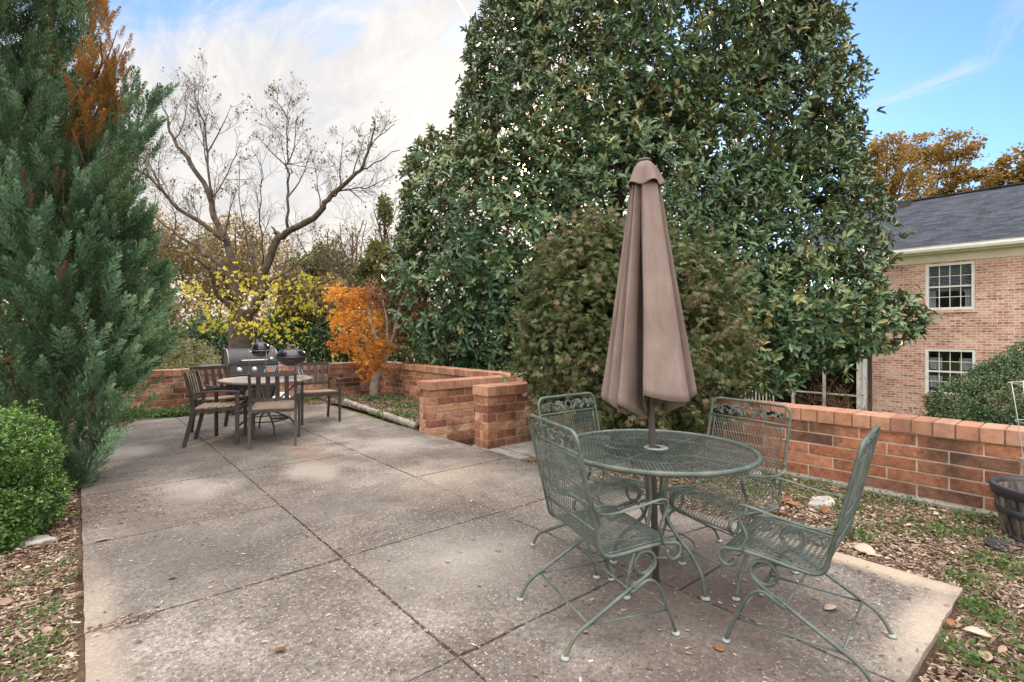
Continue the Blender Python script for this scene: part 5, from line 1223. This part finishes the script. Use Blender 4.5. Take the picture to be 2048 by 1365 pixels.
far_tree('thicket_bush', 'dark green ivy-covered bush mass right of the bare tree trunk', 585, 22, [(570, 680, 22, 60, 50), (630, 690, 22, 50, 45), (600, 640, 22.5, 60, 40), (530, 690, 22, 40, 50)], MIVY, 10640, .13, .09, 38, G_, cat='bush', lim=4)
far_tree('thicket_bush', 'blue-green bush mass behind the orange maple', 690, 22, [(680, 670, 22, 55, 60), (740, 680, 22, 60, 60), (790, 690, 22, 60, 50), (850, 690, 22.5, 60, 55)], MIVY, 10640, .13, .09, 39, G_, cat='bush', lim=4)
far_tree('thicket_tree', 'brown-leaved tree behind the left conifer', 200, 24, [(200, 560, 24, 90, 120), (120, 600, 24, 90, 120), (30, 560, 25, 100, 140), (240, 650, 24, 90, 80)], MTAN, 10640, .18, .11, 40, G_)
far_tree('thicket_tree', 'dark evergreen standing behind the magnolia and the steps', 1010, 26, [(960, 600, 26, 100, 130), (870, 590, 26, 90, 110), (1080, 620, 26, 110, 130), (1200, 640, 26, 110, 110)], MIVY, 11400, .2, .13, 41, G_, lim=6)
far_tree('thicket_tree', 'green tree standing behind the magnolia near the porch', 1400, 30, [(1330, 640, 30, 110, 100), (1450, 620, 30, 110, 120)], MOLV, 7980, .22, .14, 42, G_, lim=6)
G2 = 'autumn oaks behind the house'
far_tree('oak_tree', 'autumn oak with orange-brown leaves over the left roof end nearest the magnolia', 1770, 38, [(1765, 335, 38, 60, 58), (1735, 390, 38, 50, 45), (1800, 390, 38, 60, 50), (1775, 300, 38, 45, 30), (1720, 330, 38, 35, 35)], MOAK, 10540, .24, .17, 51, G2, lim=14, lo=.3, thr=-.15, csc=.8, trunk_r=.3, lv=1, reach=.8, mb_bark=MBARK)
far_tree('oak_tree', 'autumn oak with a broad open orange-brown crown above the middle of the roof', 1880, 40, [(1880, 305, 40, 52, 38), (1920, 290, 40, 42, 26), (1840, 300, 40, 35, 30), (1860, 360, 40, 55, 45), (1925, 370, 40, 55, 35), (1950, 340, 40, 30, 30), (1900, 400, 40, 70, 30)], MOAK, 12240, .24, .17, 52, G2, lim=18, lo=.3, thr=0.0, csc=.8, trunk_r=.3, lv=1, reach=.8, mb_bark=MBARK)
far_tree('oak_tree', 'autumn oak with yellow-brown leaves at the right edge above the roof', 2040, 37, [(2045, 345, 37, 48, 40), (2010, 375, 37, 45, 30), (2080, 340, 37, 70, 60)], MOAK, 9520, .24, .17, 53, G2, lim=12, lo=.3, thr=-.25, csc=.8, trunk_r=.3, lv=1, reach=.8, mb_bark=MBARK)

# ---------------------------------------------------------------- litter, chips, weeds
def scatter_chips(name, areas, mat, L, W, zoff=.0, tilt=.35, tmpl=None, lift=.010):
    P = []
    for (a0, a1, b0, b1, z, n) in areas:
        A = rng.uniform(a0, a1, n); B = rng.uniform(b0, b1, n); P.append(A[:, None] * U + B[:, None] * V + np.array([0, 0, 1]) * (z + rng.random(n) * lift)[:, None])
    P = np.concatenate(P); n = len(P); a = rng.random(n) * 6.283
    ax = np.stack([np.cos(a), np.sin(a), rng.normal(size=n) * tilt * .5], 1); no = nrm(np.array([0, 0, 1]) + rng.normal(size=(n, 3)) * tilt)
    lb = LB(); k = np.exp(np.clip(rng.normal(size=n), -2, 1.6) * .33); lb.add(P, ax, no, L * k, W * k * (.6 + .8 * rng.random(n)), tmpl or CHIP, rng.random(n)); return tag(lb.build(name, mat), kind='stuff')
CHIP = (np.array([(-.5, -.4, 0), (.45, -.5, .03), (.5, .35, 0), (-.42, .5, .06)], float), np.array([(0, 1, 2, 3)]))
MCHIP = leafmat('wood_chips', [(0, (.055, .036, .026)), (.3, (.145, .095, .066)), (.55, (.25, .175, .125)), (.75, (.36, .275, .205)), (.92, (.48, .41, .33)), (1, (.18, .07, .03))], .85, .2, 0, nscale=3)
scatter_chips('wood_chips', [(2.3, 6.2, -1.8, .0, -.018, 38000), (-.6, 4.5, 3.56, 5.10, -.016, 46000), (-1.2, .49, 1.2, 5.1, -.02, 38000), (6.2, 10.5, 3.75, 5.1, .006, 12000), (9.65, 10.5, .1, 3.7, -.014, 2500)], MCHIP, .026, .0072)
scatter_chips('leaf_litter', [(2.3, 6.0, -1.6, .0, -.01, 900), (-.6, 4.5, 3.58, 5.10, -.01, 1300), (-1.0, .49, 1.4, 5.1, -.012, 1000), (6.2, 10.5, 3.75, 5.1, .012, 2600)], MCHIP, .038, .019, tilt=.4, tmpl=OVATE, lift=.016)
# bits swept into the joints and along the left edge of the slab
ar = []
for b in (1.2, 2.39): ar.append((.9, 9, b - .012, b + .012, -.004, 420))
for a in (1.76, 2.975, 4.2, 5.46): ar.append((a - .012, a + .012, .05, 3.5, -.004, 130))
ar += [(4.5, 5.35, .03, .55, .004, 420), (2.9, 3.02, .03, .30, .004, 120), (.6, 9, .05, 3.5, .004, 2300), (4.3, 4.62, 3.45, 3.70, .006, 400), (3.6, 4.4, 3.55, 3.75, .004, 500), (.52, 2.0, 1.9, 3.4, .004, 260), (6.2, 9, 3.3, 3.56, .004, 260)]
scatter_chips('debris', ar, MCHIP, .016, .006, tilt=.25, lift=.004)
def weeds(name, patches, L, W, mat=MWEED, tmpl=OVATE, hgt=.05, dens=1.0):
    lb = LB()
    for (px, py, sx, sy, n) in patches:
        n = int(n * dens)
        c = gnd(px, py); k = c[1] / F; P = c + rng.normal(size=(n, 3)) * np.array([sx * k, sy * k * 3.2, 0]); P[:, 2] = -.012 + rng.random(n) ** 1.5 * hgt
        a, b = P[:, :2] @ U[:2], P[:, :2] @ V[:2]; ok = ~((a > .50) & (a < 9.62) & (b > 0) & (b < 3.56)) & ~(b > 5.13); P = P[ok]; n = len(P)
        ax = nrm(rdir(n) * .8 + np.array([0, 0, .7])); kk = .6 + .8 * rng.random(n); lb.add(P, ax, nrm(np.array([0, 0, 1.0]) + rdir(n) * .6), L * kk, W * kk, tmpl, np.clip(rnds(n) + .1, 0, 1))
    return tag(lb.build(name, mat), kind='stuff')
weeds('weeds', [(1860, 1055, 45, 10, 380), (1925, 1065, 35, 7, 240), (1600, 980, 70, 10, 700), (1700, 1010, 60, 10, 450), (1780, 985, 50, 7, 500), (1500, 950, 40, 6, 300), (1640, 960, 60, 6, 400), (1830, 1005, 50, 6, 350), (1950, 1035, 40, 6, 300),
    (1950, 1210, 22, 12, 420), (1935, 1160, 30, 8, 260), (1910, 1300, 16, 20, 300), (1990, 1120, 40, 8, 300), (2030, 1140, 30, 10, 300), (2000, 1260, 30, 20, 160), (1760, 1060, 50, 8, 200), (1720, 1075, 20, 6, 160), (2020, 1340, 30, 20, 120), (1480, 985, 40, 8, 260), (1420, 960, 40, 8, 200)], .021, .012, dens=.8, hgt=.035)
weeds('weeds', [(320, 832, 70, 4, 2600), (400, 824, 30, 3, 900), (760, 800, 40, 6, 500), (800, 835, 30, 6, 400), (820, 815, 30, 5, 300), (660, 790, 15, 4, 200), (600, 800, 20, 4, 200)], .05, .024, hgt=.08)
weeds('weeds', [(40, 1165, 22, 10, 130), (60, 1240, 25, 14, 130), (30, 1310, 25, 14, 150), (110, 1280, 20, 10, 110), (140, 1120, 14, 8, 90), (100, 1215, 18, 8, 80), (150, 1150, 8, 10, 70), (75, 1345, 30, 10, 100)], .017, .010, dens=.75, hgt=.03)
MDRY = leafmat('big_dry_leaf', [(0, (.30, .20, .13)), (.5, (.44, .33, .24)), (1, (.56, .47, .38))], .7, .25, .1)
MDRYB = leafmat('big_brown_leaf', [(0, (.16, .06, .03)), (.5, (.26, .11, .05)), (1, (.34, .17, .08))], .6, .35, .1)
BIGT = (np.array([(0, 0, 0), (.18, .30, .03), (.4, .46, .09), (.65, .42, .10), (.85, .22, .05), (1, 0, -.02), (.85, -.22, .07), (.65, -.42, .12), (.4, -.46, .09), (.18, -.30, .04), (.4, 0, -.01), (.7, 0, 0)], float),
        np.array([(0, 10, 2, 1), (10, 11, 3, 2), (11, 5, 4, 3), (0, 9, 8, 10), (10, 8, 7, 11), (11, 7, 6, 5)]))
BIG = [(1752, 1112, .15, 1.9, 0, 'large pale dry leaf on the mulch by the right edge of the patio'), (190, 1085, .085, .6, 0, 'curled tan leaf lying on the patio beside its left edge'), (1560, 1005, .14, .3, 1, 'reddish brown magnolia leaf beside the pale flat stone'),
       (1600, 1012, .12, 2.5, 1, 'glossy brown magnolia leaf curled in front of the pale flat stone'), (1650, 1028, .12, 1.0, 1, 'dark brown leaf just below the pale flat stone'), (1535, 1025, .13, -.4, 1, 'brown leaf under the arm of the right front iron chair'),
       (1985, 1275, .10, 2.6, 0, 'pale leaf on the mulch off the near right corner of the patio'), (1975, 1325, .08, 1.0, 0, 'smaller pale leaf on the mulch at the lower right'), (1450, 1305, .05, 2.5, 1, 'small orange-brown leaf on the patio below the right front chair'),
       (1648, 1222, .075, .2, 0, 'crumpled pale leaf on the patio beneath the right front chair'), (1290, 1080, .05, .6, 1, 'small brown leaf under the table'), (545, 1305, .06, .1, 1, 'reddish curled leaf alone on the lower left patio slab'), (335, 1160, .05, .2, 0, 'small pale leaf on the left middle slab'), (1905, 1255, .06, 1.2, 1, 'brown leaf beside the right edge of the slab')]
for px, py, L, rz, kind, lab in BIG:
    v, q, k = leaves(np.zeros((1, 3)), np.array([[1.0, 0, .06]]), np.array([[0, .15, 1.0]]), L, L * .62, BIGT)
    o = np_mesh('fallen_leaf', v, q, np.full(len(q), rng.random()), MDRYB if kind else MDRY, None, None, True); p = gnd(px, py); a_, b_ = to_ab(p)
    p[2] = .008 if (.5 < a_ < 9.6 and 0 < b_ < 3.55) else .004; o.location = tuple(p); o.rotation_euler = (rng.normal() * .08, rng.normal() * .08, rz)
    s_ = o.modifiers.new('t', 'SOLIDIFY'); s_.thickness = .0012; tag(o, lab, 'leaf', 'large fallen leaves')
# ---------------------------------------------------------------- light, sky, camera
SUN_AZ = math.atan2((1062 - CX) / F, 1.0); SUN_EL = math.atan((HY - 335) / F * math.cos(SUN_AZ))
sdir = Vector((math.sin(SUN_AZ) * math.cos(SUN_EL), math.cos(SUN_AZ) * math.cos(SUN_EL), math.sin(SUN_EL)))
sl = bpy.data.lights.new('sun', 'SUN'); sl.energy = SUN_E; sl.angle = R(SUN_A); sl.color = (1.0, .80, .56)
so = bpy.data.objects.new('sun', sl); COL.objects.link(so); so.rotation_euler = (-sdir).to_track_quat('-Z', 'Y').to_euler(); so.location = (0, 0, 30)
w = bpy.data.worlds.new('World'); scene.world = w; w.use_nodes = True; t = NT.__new__(NT); t.t = w.node_tree; t.t.nodes.clear(); t.m = w
out = t.n('ShaderNodeOutputWorld'); bg = t.n('ShaderNodeBackground'); bg.inputs['Strength'].default_value = SKY_S
sky = t.n('ShaderNodeTexSky'); sky.sky_type = 'NISHITA'; sky.sun_disc = False; sky.sun_elevation = SUN_EL; sky.sun_rotation = SUN_AZ
sky.altitude = 200; sky.air_density = 1.0; sky.dust_density = .6; sky.ozone_density = 3.0
tc = t.n('ShaderNodeTexCoord'); D = tc.outputs['Generated']
sp = t.n('ShaderNodeSeparateXYZ'); t.ln(D, sp.inputs[0])
zc = t.math('ADD', t.math('MAXIMUM', sp.outputs[2], 0.0), .16)
px = t.math('DIVIDE', sp.outputs[0], zc); py = t.math('DIVIDE', sp.outputs[1], zc)
cv = t.n('ShaderNodeCombineXYZ'); t.ln(px, cv.inputs[0]); t.ln(py, cv.inputs[1])
def cl(scale, rot, sc, det=7, rough=.6, dist=.8):
    mp = t.n('ShaderNodeMapping', vector_type='TEXTURE'); mp.inputs['Rotation'].default_value = (0, 0, R(rot)); mp.inputs['Scale'].default_value = tuple(1 / q for q in sc); t.ln(cv.outputs[0], mp.inputs[0]); return t.noise(mp.outputs[0], scale, det, rough, dist)
streak = cl(.9, 48, (1.7, .6, 1), 7, .62, 1.4); fine = cl(1.9, 40, (2.4, .7, 1), 8, .70, 1.6); big = cl(.22, 10, (1, 1.5, 1), 5, .55, .4)
sn = t.n('ShaderNodeVectorMath', operation='DOT_PRODUCT'); t.ln(D, sn.inputs[0]); sn.inputs[1].default_value = tuple(CLOUD_DIR)
near = sn.outputs['Value']                      # cirrus bank spread round this direction
bank = t.n('ShaderNodeMapRange', interpolation_type='SMOOTHSTEP'); bank.inputs['From Min'].default_value = .84; bank.inputs['From Max'].default_value = .985; t.ln(near, bank.inputs['Value'])
den = t.math('ADD', t.math('MULTIPLY', streak, .62), t.math('MULTIPLY', fine, .38))
den = t.math('ADD', den, t.math('MULTIPLY', t.math('SUBTRACT', bank.outputs[0], .40), .26))
den = t.math('ADD', den, t.math('MULTIPLY', t.math('SUBTRACT', big, .5), .35))
lowz = t.n('ShaderNodeMapRange', interpolation_type='SMOOTHSTEP'); lowz.inputs['From Min'].default_value = .52; lowz.inputs['From Max'].default_value = .33; t.ln(sp.outputs[2], lowz.inputs['Value'])
west = t.n('ShaderNodeMapRange', interpolation_type='SMOOTHSTEP'); west.inputs['From Min'].default_value = .42; west.inputs['From Max'].default_value = .05; t.ln(sp.outputs[0], west.inputs['Value'])
den = t.math('ADD', den, t.math('MULTIPLY', t.math('MULTIPLY', lowz.outputs[0], west.outputs[0]), .24))
cover = t.n('ShaderNodeMapRange', interpolation_type='SMOOTHSTEP'); cover.inputs['From Min'].default_value = .40; cover.inputs['From Max'].default_value = .66; t.ln(den, cover.inputs['Value'])
# unseen sky behind and overhead: cloud cover added, brightened below as fill light
behind = t.n('ShaderNodeMapRange', interpolation_type='SMOOTHSTEP'); behind.inputs['From Min'].default_value = .25; behind.inputs['From Max'].default_value = -.25; t.ln(sp.outputs[1], behind.inputs['Value'])
zen = t.n('ShaderNodeMapRange', interpolation_type='SMOOTHSTEP'); zen.inputs['From Min'].default_value = .62; zen.inputs['From Max'].default_value = .9; t.ln(sp.outputs[2], zen.inputs['Value'])
cov = t.math('MAXIMUM', t.math('MAXIMUM', cover.outputs[0], t.math('MULTIPLY', behind.outputs[0], .85)), t.math('MULTIPLY', zen.outputs[0], .85))
wisp = cl(1.0, -28, (2.6, .5, 1), 8, .68, 1.0); wr = t.n('ShaderNodeMapRange', interpolation_type='SMOOTHSTEP'); wr.inputs['From Min'].default_value = .50; wr.inputs['From Max'].default_value = .74; t.ln(wisp, wr.inputs['Value'])
cov = t.math('MAXIMUM', cov, t.math('MULTIPLY', wr.outputs[0], .55))
cov = t.math('MULTIPLY', cov, .96)
def pdir(x, y): return Vector(((x - CX) / F, 1.0, (HY - y) / F)).normalized()
d1, d2 = pdir(903, -20), pdir(968, 85); cn_ = d1.cross(d2).normalized(); mid = ((d1 + d2) / 2).normalized()
cd = t.n('ShaderNodeVectorMath', operation='DOT_PRODUCT'); t.ln(D, cd.inputs[0]); cd.inputs[1].default_value = tuple(cn_)
cm = t.n('ShaderNodeVectorMath', operation='DOT_PRODUCT'); t.ln(D, cm.inputs[0]); cm.inputs[1].default_value = tuple(mid)
line = t.n('ShaderNodeMapRange', interpolation_type='SMOOTHSTEP'); line.inputs['From Min'].default_value = .0030; line.inputs['From Max'].default_value = .0006; t.ln(t.math('ABSOLUTE', cd.outputs['Value']), line.inputs['Value'])
span = t.n('ShaderNodeMapRange', interpolation_type='SMOOTHSTEP'); span.inputs['From Min'].default_value = d1.dot(mid) - .012; span.inputs['From Max'].default_value = d1.dot(mid); t.ln(cm.outputs['Value'], span.inputs['Value'])
trail = t.math('MULTIPLY', line.outputs[0], span.outputs[0]); cov = t.math('MAXIMUM', cov, trail)
hz = t.n('ShaderNodeMapRange', interpolation_type='SMOOTHSTEP'); hz.inputs['From Min'].default_value = .0; hz.inputs['From Max'].default_value = .30; t.ln(sp.outputs[2], hz.inputs['Value'])
ccol = t.mix(hz.outputs[0], CL_LOW, CL_HIGH)
ccol = t.mix(t.math('MULTIPLY', t.ramp(fine, [(.40, (1, 1, 1)), (.62, (0, 0, 0))]), .42), ccol, CL_GREY)
sat = t.n('ShaderNodeHueSaturation'); sat.inputs['Saturation'].default_value = SKY_SAT; sat.inputs['Value'].default_value = SKY_V; t.ln(sky.outputs[0], sat.inputs['Color'])
skyc = t.mix(1.0, sat.outputs[0], SKY_TINT, 'MULTIPLY')
mixs = t.mix(t.math('MULTIPLY', trail, .8), t.mix(cov, skyc, ccol), (6.0, 5.9, 5.9))
one = t.n('ShaderNodeCombineXYZ', i_0=1.0, i_1=1.0, i_2=1.0).outputs[0]
gain = t.mix(1.0, t.mix(behind.outputs[0], (0, 0, 0), BEHIND_G), t.mix(zen.outputs[0], (0, 0, 0), ZEN_G), 'ADD')
mixs = t.mix(1.0, mixs, t.mix(1.0, one, gain, 'ADD'), 'MULTIPLY')
# aureole round the veiled sun
sd = t.n('ShaderNodeVectorMath', operation='DOT_PRODUCT'); t.ln(D, sd.inputs[0]); sd.inputs[1].default_value = tuple(sdir)
au = t.math('POWER', t.math('MAXIMUM', sd.outputs['Value'], 0.0), 900.0); a2 = t.math('POWER', t.math('MAXIMUM', sd.outputs['Value'], 0.0), 60.0)
gl = t.mix(1.0, t.n('ShaderNodeCombineXYZ', i_0=au, i_1=au, i_2=au).outputs[0], (160, 112, 55), 'MULTIPLY')
a3 = t.math('POWER', t.math('MAXIMUM', sd.outputs['Value'], 0.0), 20000.0); gl = t.mix(1.0, gl, t.mix(1.0, t.n('ShaderNodeCombineXYZ', i_0=a3, i_1=a3, i_2=a3).outputs[0], (1500, 1150, 700), 'MULTIPLY'), 'ADD')
g2 = t.mix(1.0, t.n('ShaderNodeCombineXYZ', i_0=a2, i_1=a2, i_2=a2).outputs[0], (3.4, 2.3, 1.1), 'MULTIPLY')
fin = t.mix(1.0, t.mix(1.0, mixs, gl, 'ADD'), g2, 'ADD')
t.ln(fin, bg.inputs['Color']); t.ln(bg.outputs[0], out.inputs['Surface'])

cam = bpy.data.cameras.new('camera'); co = bpy.data.objects.new('camera', cam); COL.objects.link(co)
co.location = (0, 0, H); co.rotation_euler = (R(90), 0, 0); cam.sensor_width = 36; cam.lens = 36 * F / 2048; cam.shift_y = -(682.5 - HY) / 2048; cam.clip_end = 3000; cam.clip_start = .05
scene.camera = co
scene.view_settings.view_transform = 'Standard'; scene.view_settings.look = 'None'; scene.view_settings.exposure = EXPO; scene.view_settings.gamma = 1
scene.cycles.max_bounces = 8; scene.cycles.transparent_max_bounces = 12; scene.cycles.use_denoising = True
